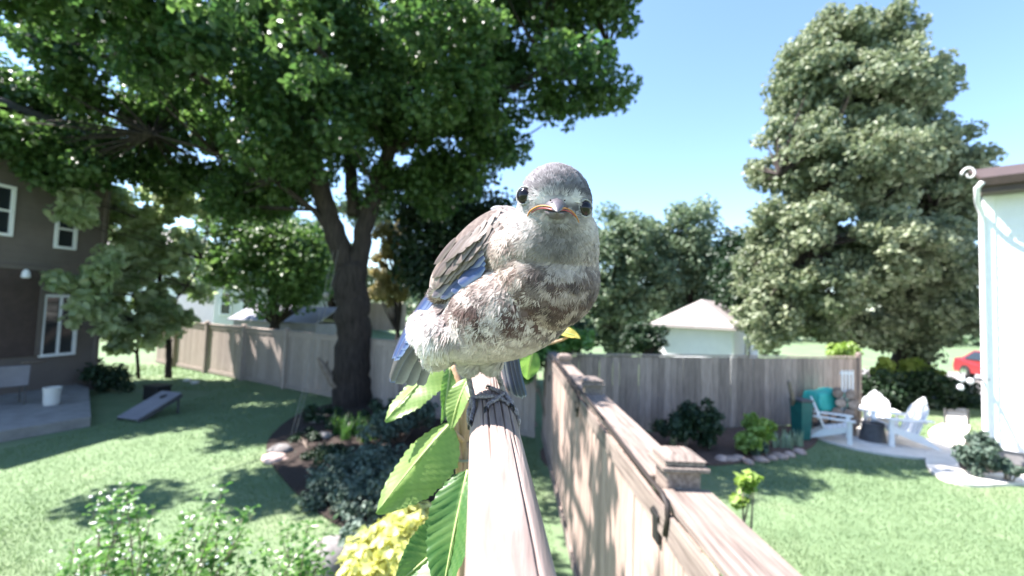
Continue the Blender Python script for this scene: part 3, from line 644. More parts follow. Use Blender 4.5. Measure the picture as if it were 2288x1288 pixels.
# --- tall silvery tree on the right
b3 = Vector((P(2030,800,16.2).x, P(2030,800,16.2).y, 0)); d3 = (P(2030,800,16.2)-C0).dot(FWD)
tree("linden_tree", "tall silvery green tree filling the right side behind the chairs", b3,
  [([b3, P(2032,740,16.2), P(2025,640,16.2), P(2000,520,16.2), P(1975,380,16.2), P(1950,220,16.2), P(1925,80,16.2)], [.62,.5,.45,.38,.28,.18,.06]),
   ([P(2010,560,16.2), P(1930,480,15.5), P(1820,420,15.0), P(1740,390,14.8)], [.2,.15,.1,.04]), ([P(2015,600,16.2), P(1920,590,15), P(1800,560,14.5)], [.2,.14,.05]), ([P(2020,580,16.2), P(2090,470,16), P(2140,380,16)], [.2,.14,.05])],
  lobes_px([(1870,75,16,65,50,1.4),(1960,100,16.2,60,60,1.4),(1800,190,16,60,90,1.6),(1920,220,15.6,120,110,2.2),(2040,210,16.4,60,90,1.6),(1775,350,15.6,75,90,2.0),(1910,390,15,130,110,2.4),(2060,370,16,90,110,2.0),(2120,470,16.4,45,100,1.3),
   (1770,510,15,80,80,1.8),(1950,560,14.2,120,80,1.8),(1850,640,14.2,75,60,1.4),(2060,570,15.2,90,90,1.7),(1720,600,15.6,50,80,1.4),(1710,720,15.4,55,55,1.2),(2130,650,16,50,100,1.2),(2030,690,15.4,95,70,1.4),(1920,740,15.6,85,45,1.3),(1820,720,15.6,70,50,1.3),(2060,760,16,80,40,1.2)]),
  1500, (.28,.56), 150000, .165, M_linden, shell=.25, twig=.03, up=.35)

# --- middle distance trees, right of the bird
def mid_tree(name, label, x, d, lobes, ncl, nl, size, mt, cr=(.5,1.0), group="trees beyond the back fence", trunk_r=.25, bark=M_bark):
    q = P(x, 700, d); base = Vector((q.x, q.y, 0)); ytop = min(l[1] for l in lobes)
    tree(name, label, base, [([base - Vector((0,0,.1)), Vector((q.x+.1, q.y, 1.6)), P(x-6, (ytop+700)/2, d), P(x+4, ytop, d)], [trunk_r, trunk_r*.8, trunk_r*.5, .04])], lobes_px(lobes), ncl, cr, nl, size, mt, bark=bark, group=group, shell=.4)
mid_tree("broadleaf_tree", "grey-green bushy tree directly right of the bird", 1400, 25.5, [(1400,530,25.5,75,70,1.6),(1350,600,25,80,80,1.6),(1430,620,25,65,90,1.6),(1370,700,25,95,70,1.6),(1290,680,25,80,90,1.6),(1400,760,25,65,45,1.2)], 210, 26000, .26, M_mid)
mid_tree("broadleaf_tree", "grey-green upright tree left of the garage roof", 1545, 26.5, [(1550,520,26.5,55,70,1.5),(1520,590,26.5,70,70,1.6),(1575,600,26.5,45,70,1.3),(1520,670,26.5,60,50,1.4),(1470,560,26.5,50,60,1.3)], 130, 17000, .24, M_mid)
mid_tree("broadleaf_tree", "darker tree between the garage and the tall silvery tree", 1650, 20, [(1650,590,20,45,55,1.2),(1640,560,21,40,40,1.0),(1690,640,19,60,60,1.2),(1665,620,20,50,40,1.2)], 70, 9000, .2, M_dark)
mid_tree("shrub", "dark evergreen shrub at the garage's left corner above the fence", 1450, 17, [(1450,765,17,32,40,.6),(1430,750,17,25,30,.5)], 30, 4500, .12, M_dark, cr=(.2,.4))
# --- left of the bird
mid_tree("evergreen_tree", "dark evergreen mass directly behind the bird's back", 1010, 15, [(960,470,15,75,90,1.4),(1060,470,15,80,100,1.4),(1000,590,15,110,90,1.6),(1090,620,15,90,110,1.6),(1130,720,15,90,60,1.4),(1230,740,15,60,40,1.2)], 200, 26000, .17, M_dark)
mid_tree("broadleaf_tree", "bright green sunlit tree behind the tan fence, left of the trunk", 610, 18.5, [(610,560,18.5,110,75,1.6),(530,500,18.5,75,50,1.4),(680,600,18,50,75,1.2),(560,470,19,70,35,1.2),(620,640,18,85,40,1.2),(500,600,19,40,50,1.0)], 150, 19000, .2, M_bright)
mid_tree("shrub", "sunlit olive-brown shrub just right of the maple trunk", 885, 16, [(885,530,16,45,45,.7),(885,600,16,52,50,.8),(875,650,16,48,30,.7)], 60, 7500, .14, M_olive, cr=(.2,.42), trunk_r=.1)
mid_tree("broadleaf_tree", "pale green tree in the gap behind the maple's fork", 740, 24, [(700,560,24,60,80,1.4),(830,470,24,60,50,1.2),(760,620,24,70,60,1.4)], 70, 8000, .24, M_mid)
mid_tree("broadleaf_tree", "far green tree between the taupe house and the cream house", 330, 30, [(300,560,30,90,70,2),(400,620,30,80,70,2),(230,640,30,60,60,2)], 80, 9000, .3, M_mid)

# far wood closing the horizon
def far_wood():
    n = 30000; x = rng.uniform(-95, 95, n); y = 52 + rng.normal(0, 3, n) + .002*x**2
    h = 4.2 + 1.6*np.sin(x*.35) + 1.1*np.sin(x*.9+1) ; z = rng.random(n)**.7 * h
    c = np.c_[x, y, z]; nr = rng.normal(size=(n,3)); nr[:,1] -= .7; nr[:,2] += .5
    o = leaf_mesh("far_wood", c, rng.uniform(.5,1.0,n), nr, M_mid); tag(o, "far belt of trees closing the horizon", kind="stuff")
far_wood()

# --- hedge and shrubs past the right fence end
def shrub(name, label, lobes, ncl, cr, nl, size, mt, group=None, cat="shrub", stems=6, base=None, twig=.008, up=.5, wide=.36, flat=.85):
    L = lobes_px(lobes)
    c = sum((Vector(l[0]) for l in L), Vector())/len(L); base = base or Vector((c.x, c.y, 0))
    r = empty(name, base); tag(r, label, cat, group)
    cl = fill(L, ncl, cr[0], cr[1], .2)
    for k in range(stems):
        q = Vector(cl[(k*7) % len(cl)][0]); b = base + Vector((random.uniform(-.08,.08), random.uniform(-.08,.08), -.02))
        MB().tube([b, b.lerp(q, .5) + Vector((0,0,.1*(q-b).length)), q], [twig*1.6, twig*1.2, twig*.6], n=6, cap=False).build("stem", M_barkp, r, True, smooth=True)
    p, u, v = crown_leaves(cl, nl, flat); nr = u*.6 + rng.normal(size=u.shape)*.55; nr[:,2] += up
    leaf_mesh("foliage", p, rng.uniform(size*.7, size*1.25, len(p)), nr, mt, r, v=v, wide=wide)
    return r
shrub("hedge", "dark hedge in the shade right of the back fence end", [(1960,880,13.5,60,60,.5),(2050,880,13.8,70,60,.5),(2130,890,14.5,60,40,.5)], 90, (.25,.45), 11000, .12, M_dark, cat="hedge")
shrub("shrub", "yellow-green shrub above the hedge, nearest the back fence end", [(1970,832,14.5,24,28,.35)], 16, (.14,.25), 1500, .12, M_ygreen, "yellow-green shrubs above the hedge")
shrub("shrub", "olive yellow-green shrub in the middle above the hedge", [(2037,830,15,24,26,.35)], 14, (.14,.25), 1300, .12, M_ygreen, "yellow-green shrubs above the hedge")
shrub("shrub", "yellow-green shrub above the hedge, nearest the red car", [(2085,838,15,26,18,.35)], 14, (.12,.22), 1100, .11, M_ygreen, "yellow-green shrubs above the hedge")
shrub("shrub", "small green shrub peeking over the back fence under the tall tree", [(1883,785,12.2,26,20,.3)], 14, (.1,.2), 1300, .11, M_hosta)

# --- border plants along the right fence
shrub("shrub", "lime green bushy perennial in the border before the back fence", [(1682,965,8.6,34,32,.3),(1668,985,8.4,26,22,.25),(1700,950,8.7,22,20,.2)], 40, (.07,.14), 1500, .10, M_hosta, up=.8, cat="plant")
shrub("shrub", "dark green low shrub against the back fence", [(1560,945,8.6,70,45,.3),(1500,950,8.5,40,35,.3)], 60, (.1,.18), 4500, .07, M_dark)
shrub("shrub", "small grey-green plant at the foot of the lime perennial", [(1690,1000,8.3,28,12,.15)], 14, (.05,.09), 600, .06, M_cover, cat="plant")
def blades(name, label, centres, n, h, w, mt, group=None, lean=.35, cat="plant"):
    base = Vector(centres[0]); r = empty(name, base); tag(r, label, cat, group)
    V = []; F = []; A = []
    for i in range(n):
        c = Vector(random.choice(centres)) + Vector((random.gauss(0,.05), random.gauss(0,.05), 0)); L = h*random.uniform(.6,1.15); a = random.uniform(0,6.28); dr = Vector((math.cos(a), math.sin(a), 0)); sd = Vector((-dr.y, dr.x, 0)); le = random.uniform(.05, lean); v = random.random()
        k = len(V)
        for s in range(5):
            f_ = s/4; p = c + Vector((0,0,1))*L*f_*(1-.25*le*f_) + dr*L*le*f_*f_; ww = w*(1-f_)**.6*.5+.0005
            V += [p - sd*ww, p + sd*ww]; A += [v, v]
        F += [(k+2*s, k+2*s+1, k+2*s+3, k+2*s+2) for s in range(4)]
    link("leaf_blades", np_mesh("leaf_blades", [tuple(p) for p in V], F, attrs={"v": A}), mt, r, True)
    return r
blades("iris_plant", "tuft of pale upright iris blades left of the pair in the border", [G(1733,1002)], 34, .36, .03, M_iris, "iris tufts in the border")
blades("iris_plant", "tallest tuft of pale iris blades in the middle of the border row", [G(1757,1004)], 42, .42, .03, M_iris, "iris tufts in the border")
blades("iris_plant", "tuft of pale iris blades nearest the dark teal bin", [G(1782,1000)], 34, .38, .03, M_iris, "iris tufts in the border")
blades("iris_plant", "lone pale tuft by the near fence post in the border", [G(1505,1000)], 16, .30, .03, M_iris)
blades("grass_clump", "bright grassy clump below the maple trunk", [G(770,985), G(800,975), G(830,985), G(755,972), G(815,992)], 190, .48, .022, M_shrub, lean=.7)
shrub("groundcover_plant", "blue-green groundcover mound in shade beside the mulch", [(780,1060,6.2,80,34,.5),(850,1030,6.6,60,34,.5)], 70, (.1,.2), 5500, .06, M_cover, cat="groundcover")
shrub("groundcover_plant", "dark low groundcover between the bed stones", [(690,985,8.4,60,16,.5),(720,1020,7.4,60,18,.5),(660,1030,7.6,40,12,.4)], 60, (.07,.14), 4200, .06, M_dark, cat="groundcover")
shrub("groundcover_plant", "wide blue-grey groundcover at the near end of the mulch bed", [(820,1120,5.4,80,30,.5),(740,1100,5.8,60,22,.4),(890,1090,5.6,60,40,.4)], 80, (.08,.16), 5200, .06, M_cover, cat="groundcover")
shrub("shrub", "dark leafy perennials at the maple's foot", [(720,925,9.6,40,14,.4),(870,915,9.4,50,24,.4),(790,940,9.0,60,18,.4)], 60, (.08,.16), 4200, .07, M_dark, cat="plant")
shrub("groundcover_plant", "silvery groundcover patch just below the big serrated leaf", [(860,955,8.2,60,26,.4),(930,925,8.6,50,24,.3)], 50, (.1,.18), 3500, .07, M_cover, cat="groundcover")
shrub("shrub", "grey-green clipped shrub at the corner of the white house", [(2180,1020,7.6,30,34,.25),(2190,990,7.7,22,26,.2)], 40, (.07,.14), 2200, .07, M_cover)
shrub("shrub", "low leafy plant in the strip under the white wall", [(2250,1045,7.4,34,14,.2)], 16, (.05,.1), 900, .06, M_cover, cat="plant")
shrub("plant", "young yellow-green plant beyond the nearest fence post", [(1672,1085,4.4,22,28,.12),(1660,1120,4.4,18,22,.1)], 14, (.04,.09), 160, .09, M_hosta, cat="plant", stems=3, up=.8)
shrub("shrub", "dark shrubs along the patio edge of the taupe house", [(180,835,12.4,70,30,.4),(250,850,12,50,28,.4)], 40, (.15,.28), 3500, .09, M_dark)
shrub("vine", "green vine at the far end of the near fence below the bird", [(1180,815,8.6,40,45,.3),(1230,775,8.8,40,25,.3),(1290,755,9.0,40,22,.3)], 50, (.1,.2), 2600, .10, M_shrub, cat="vine")

# --- the white-dotted shrub bottom left and the yellow shrub bottom middle
def shoot_shrub(label, base, tips, size, per, mt, cat="shrub"):
    """loose shrub: arching shoots with leaves along them"""
    r = empty("shrub", base); tag(r, label, cat); C = []; N = []; T = []; Sz = []
    for tp in tips:
        b_ = base + Vector((random.gauss(0,.10), random.gauss(0,.08), 0)); mid = b_.lerp(tp, .6) + Vector((random.gauss(0,.05), random.gauss(0,.05), .18))
        pts = bend([b_, mid, tp], 10)
        MB().tube(pts, [.006 - .0048*i/(len(pts)-1) for i in range(len(pts))], n=5, cap=False).build("stem", M_barkp, r, True, smooth=True)
        L = len(pts)-1
        for k in range(per):
            f_ = 1 - .62*(k/per)**1.15; q = f_*L; i = min(L-1, int(q)); p = pts[i].lerp(pts[i+1], q-i); tn = (pts[i+1]-pts[i]).normalized()
            o_ = Vector((random.gauss(0,1), random.gauss(0,1), random.gauss(0,.6))); o_ = (o_ - tn*o_.dot(tn)).normalized(); dr = (o_*.9 + tn*.45 + Vector((0,0,.1))).normalized(); z_ = size*random.uniform(.55,1.2)*(.6+.4*(1-f_)*2)
            C.append(p + dr*z_*.75 + Vector((random.gauss(0,.012), random.gauss(0,.012), 0))); T.append(dr); N.append(Vector((random.gauss(0,.45), random.gauss(0,.45), 1))); Sz.append(z_)
    leaf_mesh("foliage", np.array([tuple(c) for c in C]), np.array(Sz), np.array([tuple(c) for c in N]), mt, r, tang=np.array([tuple(c) for c in T]), wide=.33, droop=.12)
    return r
def bend(pts, k=6):
    out = []
    for i in range(len(pts)-1):
        p0 = pts[max(0,i-1)]; p1 = pts[i]; p2 = pts[i+1]; p3 = pts[min(len(pts)-1,i+2)]
        for s in range(k):
            t = s/k; out.append(.5*((2*p1)+(-p0+p2)*t+(2*p0-5*p1+4*p2-p3)*t*t+(-p0+3*p1-3*p2+p3)*t**3))
    return out + [pts[-1]]
tips_ = []
for i in range(64):
    x = random.uniform(120, 575); yt = 1075 + 60*abs(math.sin((x-270)/75)) + max(0, 200-x)*.7; tips_.append(P(x, yt + 165*random.random()**1.3, random.uniform(1.85,2.4)))
fs = shoot_shrub("loose green shrub with white dots at the bottom left", Vector((-1.75,2.15,0)), tips_, .055, 34, M_shrub)
bl = MB(); fv = [o_ for o_ in fs.children if o_.name.startswith('foliage')][0].data.vertices  # small white dots scattered over the leaves
for i in range(170):
    c = random.choice(fv).co + Vector((random.uniform(-.02,.02), random.uniform(-.05,-.01), random.uniform(0,.03))); r_ = random.uniform(.005,.009)
    bl.lathe([(.0008,-r_*.5),(r_*.9,-r_*.2),(r_,r_*.15),(r_*.5,r_*.5),(.0008,r_*.6)], n=6, c=c)
o = bl.build("speck", M_speck, fs, True, smooth=True); o["kind"] = "stuff"
tips_ = [P(random.uniform(590,745), random.uniform(1165,1290), random.uniform(2.0,2.45)) for i in range(22)]
shoot_shrub("light green shrub between the white-dotted and the yellow shrub", Vector((-1.12,2.25,0)), tips_, .055, 30, M_shrub)
shrub("shrub", "pale yellow leafed shrub at the bottom beside the perch", [(900,1170,1.75,70,55,.16),(860,1250,1.7,90,60,.18),(930,1230,1.7,50,70,.16)], 95, (.035,.08), 3200, .045, M_yellow, stems=8, base=Vector((-.45,1.75,0)), twig=.005, up=.5, wide=.42)
shrub("shrub", "small grey-white leafed plant left of the yellow shrub", [(800,1195,2.0,30,22,.1)], 10, (.03,.06), 160, .045, M_cover, stems=3, base=Vector((-.72,2.0,0)), twig=.004, cat="plant")

# ================================================================== GARDEN OBJECTS
def stone(name, label, c, r, mt, group=None, flat=.6):
    bm = bmesh.new(); bmesh.ops.create_icosphere(bm, subdivisions=2, radius=1); s = random.uniform(0, 99)
    sx, sy = random.uniform(.8,1.25), random.uniform(.8,1.2)
    for v in bm.verts:
        k = 1 + .28*noise.noise(v.co*1.3 + Vector((s,s,s))) + .10*noise.noise(v.co*3.1 + Vector((s,0,s)))
        v.co = Vector((v.co.x*r*sx*k, v.co.y*r*sy*k, v.co.z*r*flat*k + r*flat*.45))
    me = bpy.data.meshes.new(name); bm.to_mesh(me); bm.free(); me.polygons.foreach_set("use_smooth", [True]*len(me.polygons))
    return tag(link(name, me, mt, loc=c), label, "stone", group)
gS = "stones round the mulch bed"
stone("stone", "pale stone at the top of the mulch bed left of the maple trunk", G(707,945), .17, M_stone, gS)
stone("stone", "small stone just left of the topmost pale bed stone", G(686,940), .10, M_stone, gS)
stone("stone", "pale stone left of the bright grassy clump", G(724,980), .15, M_stone, gS)
stone("stone", "grey stone between the rope foot and the grassy clump", G(733,1015), .12, M_stone, gS)
stone("stone", "rounded grey stone at the rope's foot", G(628,1012), .17, M_stone, gS)
stone("stone", "flat pinkish stone at the left tip of the mulch bed", G(612,1030), .20, M_stonep, gS, flat=.4)
stone("stone", "small pinkish stone on the flat pinkish stone's right", G(636,1030), .065, M_ygreen if False else M_stonep, gS)  # plain pinkish stone colour, nothing yellow in it
stone("stone", "dark stone at the foot of the maple trunk", G(760,898), .13, M_stonep, gS)
stone("stone", "pale round stone at the bottom edge left of the yellow shrub", Vector((-.66,1.62,1.14)) if False else G(735,1262), .28, M_stone, gS)
gE = "pinkish edging stones of the right border"
eds = [(1612,1030),(1632,1031),(1650,1027),(1672,1036),(1700,1031),(1722,1026),(1742,1023),(1764,1020),(1786,1014)]
el = ["leftmost edging stone of the right border beside the fence post","second edging stone of the right border from the fence post","third edging stone of the right border, left of the lime plant","edging stone directly below the lime plant","edging stone just right of the lime plant","edging stone below the leftmost iris tuft","edging stone below the tallest iris tuft","edging stone below the iris tuft by the bin","rightmost edging stone of the border, nearest the round patio"]
for (x, y), lb in zip(eds, el): stone("edging_stone", lb, G(x, y), random.uniform(.10,.14), M_stonep, gE, flat=.5)
stone("stone", "pale stone between the teal bin and the left garden chair", G(1812,978), .11, M_stone)
stone("stone", "round white stone ball in the iris border", G(1758,985), .09, M_conc, flat=.95)
for (x, y), lb in zip([(418,853),(436,858)], ["left white edging stone on the lawn before the tan fence","right white edging stone on the lawn before the tan fence"]): stone("stone", lb, G(x,y), .13, M_conc, "white stones before the tan fence", flat=.5)

# adirondack chairs
def adirondack(loc, rz, label, s=1.0):
    r = empty("garden_chair", loc, rz); tag(r, label, "chair", "white garden chairs on the round patio"); r.scale = (s,s,s)
    def part(name, lo, hi, rot=None, at=(0,0,0)):
        m = Matrix.Translation(at)
        if rot: m = m @ Matrix.Rotation(rot[0], 4, rot[1])
        return MB().cbox(lo, hi, b=.006, m=m).build(name, M_white, r)
    for sy in (-1, 1):
        part("front_leg", (-.045,-.02,0), (.045,.02,.52), at=(.32, sy*.29, 0))
        # stringer from the front leg down to the ground at the back
        m = MB(); y0, y1 = sy*.262-.017, sy*.262+.017
        q = [(.36,.40),(.36,.29),(-.44,0.0),(-.52,0.0),(-.20,.24)]
        m.add([(x,y0,z) for x,z in q]+[(x,y1,z) for x,z in q], [(0,1,2,3,4),(9,8,7,6,5)]+[(i,(i+1)%5,5+(i+1)%5,5+i) for i in range(5)]); m.build("side_rail", M_white, r)
        m = MB(); y0, y1 = sy*.335-.075, sy*.335+.075
        pl_ = [(.42,y0+.02),(.42,y1-.02),(.38,y1),(.10,y1),(-.36,sy*.29+.05),(-.36,sy*.29-.05),(.10,y0),(.38,y0)]
        m.prism(pl_, .525, .548); m.build("arm", M_white, r)
    for k in range(6):
        x = .33 - k*.088; z = .395 - k*.031
        part("seat_slat", (-.04,-.28,-.01), (.04,.28,.012), rot=(-.34,'Y'), at=(x,0,z))
    hts = [.62,.74,.80,.74,.62]
    for k in range(5):
        yy = (k-2)*.108; h = hts[k]; wb_ = .046; top = [(-wb_,h-.06),(-wb_*.6,h-.015),(0,h),(wb_*.6,h-.015),(wb_,h-.06)]
        if k < 2: top = [(-wb_,h-.12),(-wb_*.5,h-.06),(0,h-.03),(wb_*.6,h-.005),(wb_,h+.02)]
        if k > 2: top = [(-wb_,h+.02),(-wb_*.6,h-.005),(0,h-.03),(wb_*.5,h-.06),(wb_,h-.12)]
        pl_ = [(wb_*.85,0)] + top[::-1] + [(-wb_*.85,0)]
        M__ = Matrix.Translation((-.12,yy,.20)) @ Matrix.Rotation(-.36,4,'Y')
        m = MB(); nn = len(pl_)
        m.add([M__ @ Vector((-.011, a, b)) for a,b in pl_]+[M__ @ Vector((.011,a,b)) for a,b in pl_], [tuple(range(nn)), tuple(range(nn,2*nn))[::-1]]+[(i,(i+1)%nn,nn+(i+1)%nn,nn+i) for i in range(nn)])
        m.build("back_slat", M_white, r)
    part("back_brace", (-.012,-.30,-.035), (.012,.30,.035), rot=(-.36,'Y'), at=(-.265,0,.50))
    return r
adirondack(G(1962,966,.045), math.radians(-122), "middle white garden chair facing the camera on the round patio", 1.0)
adirondack(G(2013,992,.045), math.radians(168), "right white garden chair turned to the left on the round patio", 1.1)
adirondack(G(1858,982,.045), math.radians(-35), "left white garden chair in side view by the teal tarp", .95)
dl = G(1950, 984, .045)  # plain dark tapered shape between the chairs, its purpose left open
form = empty("dark_form", dl); tag(form, "dark grey tapered drum between the white garden chairs", "form")
MB().lathe([(.25,0),(.245,.02),(.19,.36),(.195,.37),(.17,.37),(.165,.33),(.02,.32)], n=24).build("body", M_dgrey, form, smooth=False)
MB().lathe([(.205,.345),(.21,.355),(.205,.385),(.185,.385),(.185,.37)], n=24).build("rim", M_dgrey, form)

# teal tarp over something, bin, stake, logs, lattice
bl_ = G(1790, 985); bn = empty("wheeled_bin", bl_, .25); tag(bn, "dark teal upright bin standing against the back fence", "bin")
m = MB(); q0, q1 = .12, .155
m.add([(-q0,-q0,.05),(q0,-q0,.05),(q0,q0,.05),(-q0,q0,.05),(-q1,-q1,.86),(q1,-q1,.86),(q1,q1,.86),(-q1,q1,.86)], [(3,2,1,0),(4,5,6,7),(0,1,5,4),(1,2,6,5),(2,3,7,6),(3,0,4,7)]); m.build("body", M_binteal, bn)
MB().cbox((-.17,-.17,.865), (.17,.18,.92), b=.02).build("lid", M_dgrey, bn)
for s_ in (-1,1): MB().lathe([(.02,-.03),(.085,-.03),(.09,0),(.085,.03),(.02,.03)], n=14, c=(s_*.11,.13,.09), ax=Matrix.Rotation(math.pi/2,3,'Y')).build("wheel", M_black, bn)
sb = G(1772, 965); MB().tube([sb, P(1771,890,9.5), P(1762,852,9.4)], [.05,.045,.035], n=8, wob=.08).build("wooden_stake", M_barkp)
tag(bpy.data.objects["wooden_stake"], "leaning pale wooden stake beside the dark teal bin", "stake")
# tarp: a draped sheet over a rack
rk = G(1843, 962); rack = empty("log_rack", rk, .2); tag(rack, "low dark rack under the teal tarp", "rack")
for x in (-.33,.33):
    for y in (-.16,.16): MB().cbox((x-.025,y-.025,0),(x+.025,y+.025,.88)).build("post", M_dgrey, rack)
for z in (.12,.86): MB().cbox((-.36,-.19,z),(.36,.19,z+.04)).build("shelf", M_dgrey, rack)
tv = []; nx, ny = 30, 22
for j in range(ny+1):
    for i in range(nx+1):
        u = (i/nx-.5)*1.5; w = (j/ny-.5)*1.25
        ox = max(0, abs(u)-.38); oy = max(0, abs(w)-.21); dr = math.hypot(ox, oy)
        x = math.copysign(min(abs(u),.38)+ox*.22, u); y = math.copysign(min(abs(w),.21)+oy*.22, w)
        z = .935 - dr*.95 + .10*math.exp(-((u-.1)/.25)**2)*math.exp(-(w/.2)**2) + .025*noise.noise(Vector((u*5, w*5, 3)))
        ripple = .045*math.sin(9*u+7*w)*min(1, dr*4); tv.append((x + ripple*(oy>0), y + ripple*(ox>0), z))
tm = np_mesh("tarp", tv, [(j*(nx+1)+i, j*(nx+1)+i+1, (j+1)*(nx+1)+i+1, (j+1)*(nx+1)+i) for j in range(ny) for i in range(nx)], smooth=True)
to = link("tarp", tm, M_teal, loc=rk, rot=(0,0,.2)); sd = to.modifiers.new("thickness", 'SOLIDIFY'); sd.thickness = .004
tag(to, "bright teal tarp draped over the rack beside the log pile", "tarp")
lg0 = G(1889, 972)
for i in range(10):
    row, sd_ = divmod(i, 2); r_ = random.uniform(.105,.118)
    c = lg0 + Vector((.77,-.64,0))*((sd_-.5)*.235 + (.04 if row % 2 else -.02)) + Vector((0,0,.11 + row*.215))
    lr = empty("firewood_log", (c.x, c.y, c.z - r_)); tag(lr, ("left","right")[sd_] + " log in the " + ("bottom","second","third","fourth","top")[row] + " row of the firewood stack", "log", "logs in the firewood stack")
    ax = Matrix.Rotation(-.69 + random.uniform(-.08,.08), 3, 'Z') @ Matrix.Rotation(math.pi/2, 3, 'X')
    MB().lathe([(r_*.94,-.20),(r_,-.18),(r_*.97,.18),(r_*.93,.20)], n=11, c=(0,0,r_), ax=ax).build("wood", M_barkp, lr)
    MB().lathe([(r_*.88,.202),(r_*.86,.207)], n=11, c=(0,0,r_), ax=ax).build("cut_end", M_log, lr)
lt = P(1893, 862, 10.15); la = empty("wooden_lattice", (lt.x, lt.y, 0), .2); tag(la, "small white slatted frame leaning at the back fence end", "frame")
for k in range(4): MB().cbox((-.16+k*.1, -.012, .2), (-.12+k*.1, .012, 1.52)).build("slat", M_white, la)
for z in (.4, 1.0, 1.42): MB().cbox((-.18, .013, z), (.2, .035, z+.05)).build("crossbar", M_white, la)

# small metal gate by the side path
gg = G(2112, 952); gt = empty("garden_gate", gg, -.05); tag(gt, "thin dark garden gate frame across the side path", "gate")
for x in (0, .58): MB().cbox((x-.02,-.02,0),(x+.02,.02,.45)).build("gate_post", M_dgrey, gt)
for z in (.38,): MB().cbox((.022,-.012,z),(.558,.012,z+.03)).build("gate_rail", M_dgrey, gt)

# red car beyond the hedge
cg = P(2262, 890, 19.5); car = empty("parked_car", (cg.x, cg.y, .028), -.25); tag(car, "red car parked beyond the hedge beside the white house", "car")
prof = [(-2.1,.35),(-2.15,.75),(-1.95,.92),(-1.0,1.0),(-.35,1.42),(1.0,1.44),(1.6,1.05),(2.05,.98),(2.15,.6),(2.1,.33)]
m = MB(); n = len(prof); secs = [(-.88,.92),(-.86,1.0),(.86,1.0),(.88,.92)]
for x, k in secs: m.v += [(x*(1 - .16*max(0, z-.95)/.5), y, .35+(z-.35)*k) for y, z in prof]
m.f = [tuple(range(n))[::-1], tuple(range(3*n,4*n))] + [(s*n+i, s*n+(i+1)%n, (s+1)*n+(i+1)%n, (s+1)*n+i) for s in range(3) for i in range(n)]
m.build("body", M_red, car)
MB().add([(-.66,-.96,1.03),(.66,-.96,1.03),(.60,-.42,1.40),(-.60,-.42,1.40)], [(0,1,2,3)]).build("windscreen", M_glass, car)
for s_ in (-1,1):
    MB().add([(s_*.895,-.75,1.0),(s_*.895,1.4,1.0),(s_*.80,.9,1.38),(s_*.80,-.3,1.38)], [(0,1,2,3)]).build("side_window", M_glass, car)
    MB().cbox((s_*.62-.16,-2.17,.66),(s_*.62+.16,-2.08,.82), b=.03).build("headlight", M_lamp, car)
    for y in (-1.35, 1.35):
        w_ = MB().lathe([(.2,-.11),(.33,-.11),(.34,0),(.33,.11),(.2,.11)], n=20, c=(s_*.80,y,.34), ax=Matrix.Rotation(math.pi/2,3,'Y')).build("wheel", M_black, car)
        MB().lathe([(.02,-.02),(.19,-.02),(.2,.02),(.02,.03)], n=14, c=(s_*.93,y,.34), ax=Matrix.Rotation(s_*math.pi/2,3,'Y')).build("rim", M_chrome, w_)
MB().cbox((-.42,-2.18,.46),(.42,-2.10,.62), b=.02).build("grille", M_chrome, car)
MB().cbox((-.9,-2.22,.34),(.9,-2.05,.46), b=.03).build("bumper", M_dgrey, car)

# rope from the maple limb to the ground, two strands
for k, (lb, dx) in enumerate((("left pale rope strand slanting from the maple to the ground", -11), ("right pale rope strand slanting from the maple to the ground", 0))):
    g0 = G(655+dx*.7, 985); dg = (g0-C0).dot(FWD)
    pts = [P(756+dx, 560, td-.45), P(737+dx, 650, td-.75), P(716+dx, 740, td-1.2), P(697+dx*.9, 830, td-1.9), P(676+dx*.8, 910, td-2.6), g0]
    tag(MB().tube(pts, .0055, n=6).build("rope", M_rope, smooth=True), lb, "rope", "rope strands by the maple")
kn = P(728, 660, td-.8); tag(MB().lathe([(.01,-.07),(.06,-.05),(.075,0),(.05,.06),(.01,.08)], n=10, c=kn).build("rope_pulley", M_rope, smooth=True), "small pale pulley block on the rope strands", "pulley")

# things on the shaded patio and lawn at left
ct = G(342, 930); cn = empty("cornhole_board", ct, math.radians(75)); tag(cn, "slanted grey game board lying on the shaded lawn", "game board")
rotm = Matrix.Translation((0,0,.22)) @ Matrix.Rotation(math.radians(-24), 4, 'Y')
m = MB(); m.cbox((-.55,-.30,.06),(.45,.30,.085), b=.004, m=rotm); m.build("deck", M_shed, cn)
MB().lathe([(.075,.088),(.076,.090)], n=20, c=rotm @ Vector((.25,0,0)), ax=rotm.to_3x3()).build("hole", M_black, cn)
m = MB(); [m.cbox((-.55,s_*.29-.012,-.03),(.45,s_*.29+.012,.058), b=.003, m=rotm) for s_ in (-1,1)]; m.build("side_frame", M_dgrey, cn)
for s_ in (-1,1): MB().cbox((.34,s_*.25-.02,-.0),(.38,s_*.25+.02,.36)).build("leg", M_dgrey, cn)
bxl = G(350, 893); bb = empty("storage_box", bxl, -.3); tag(bb, "black storage box on the lawn behind the slanted game board", "box")
MB().cbox((-.26,-.18,0),(.26,.18,.33), b=.02).build("body", M_black, bb); MB().cbox((-.28,-.20,.335),(.28,.20,.38), b=.015).build("lid", M_black, bb)
bu = G(114, 905, .2); bk_ = empty("bucket", bu); tag(bk_, "white bucket near the edge of the shaded patio", "bucket")
MB().lathe([(.12,0),(.125,.01),(.15,.36),(.158,.36),(.158,.39),(.14,.39),(.135,.05),(.01,.04)], n=20).build("pail", M_cream, bk_, smooth=False)
MB().tube([(.15*math.cos(a), .02+.05*math.sin(a)*0, .36-.17*math.sin(a)) for a in [math.pi*k/10 for k in range(11)]], .004, n=5).build("handle", M_dgrey, bk_)
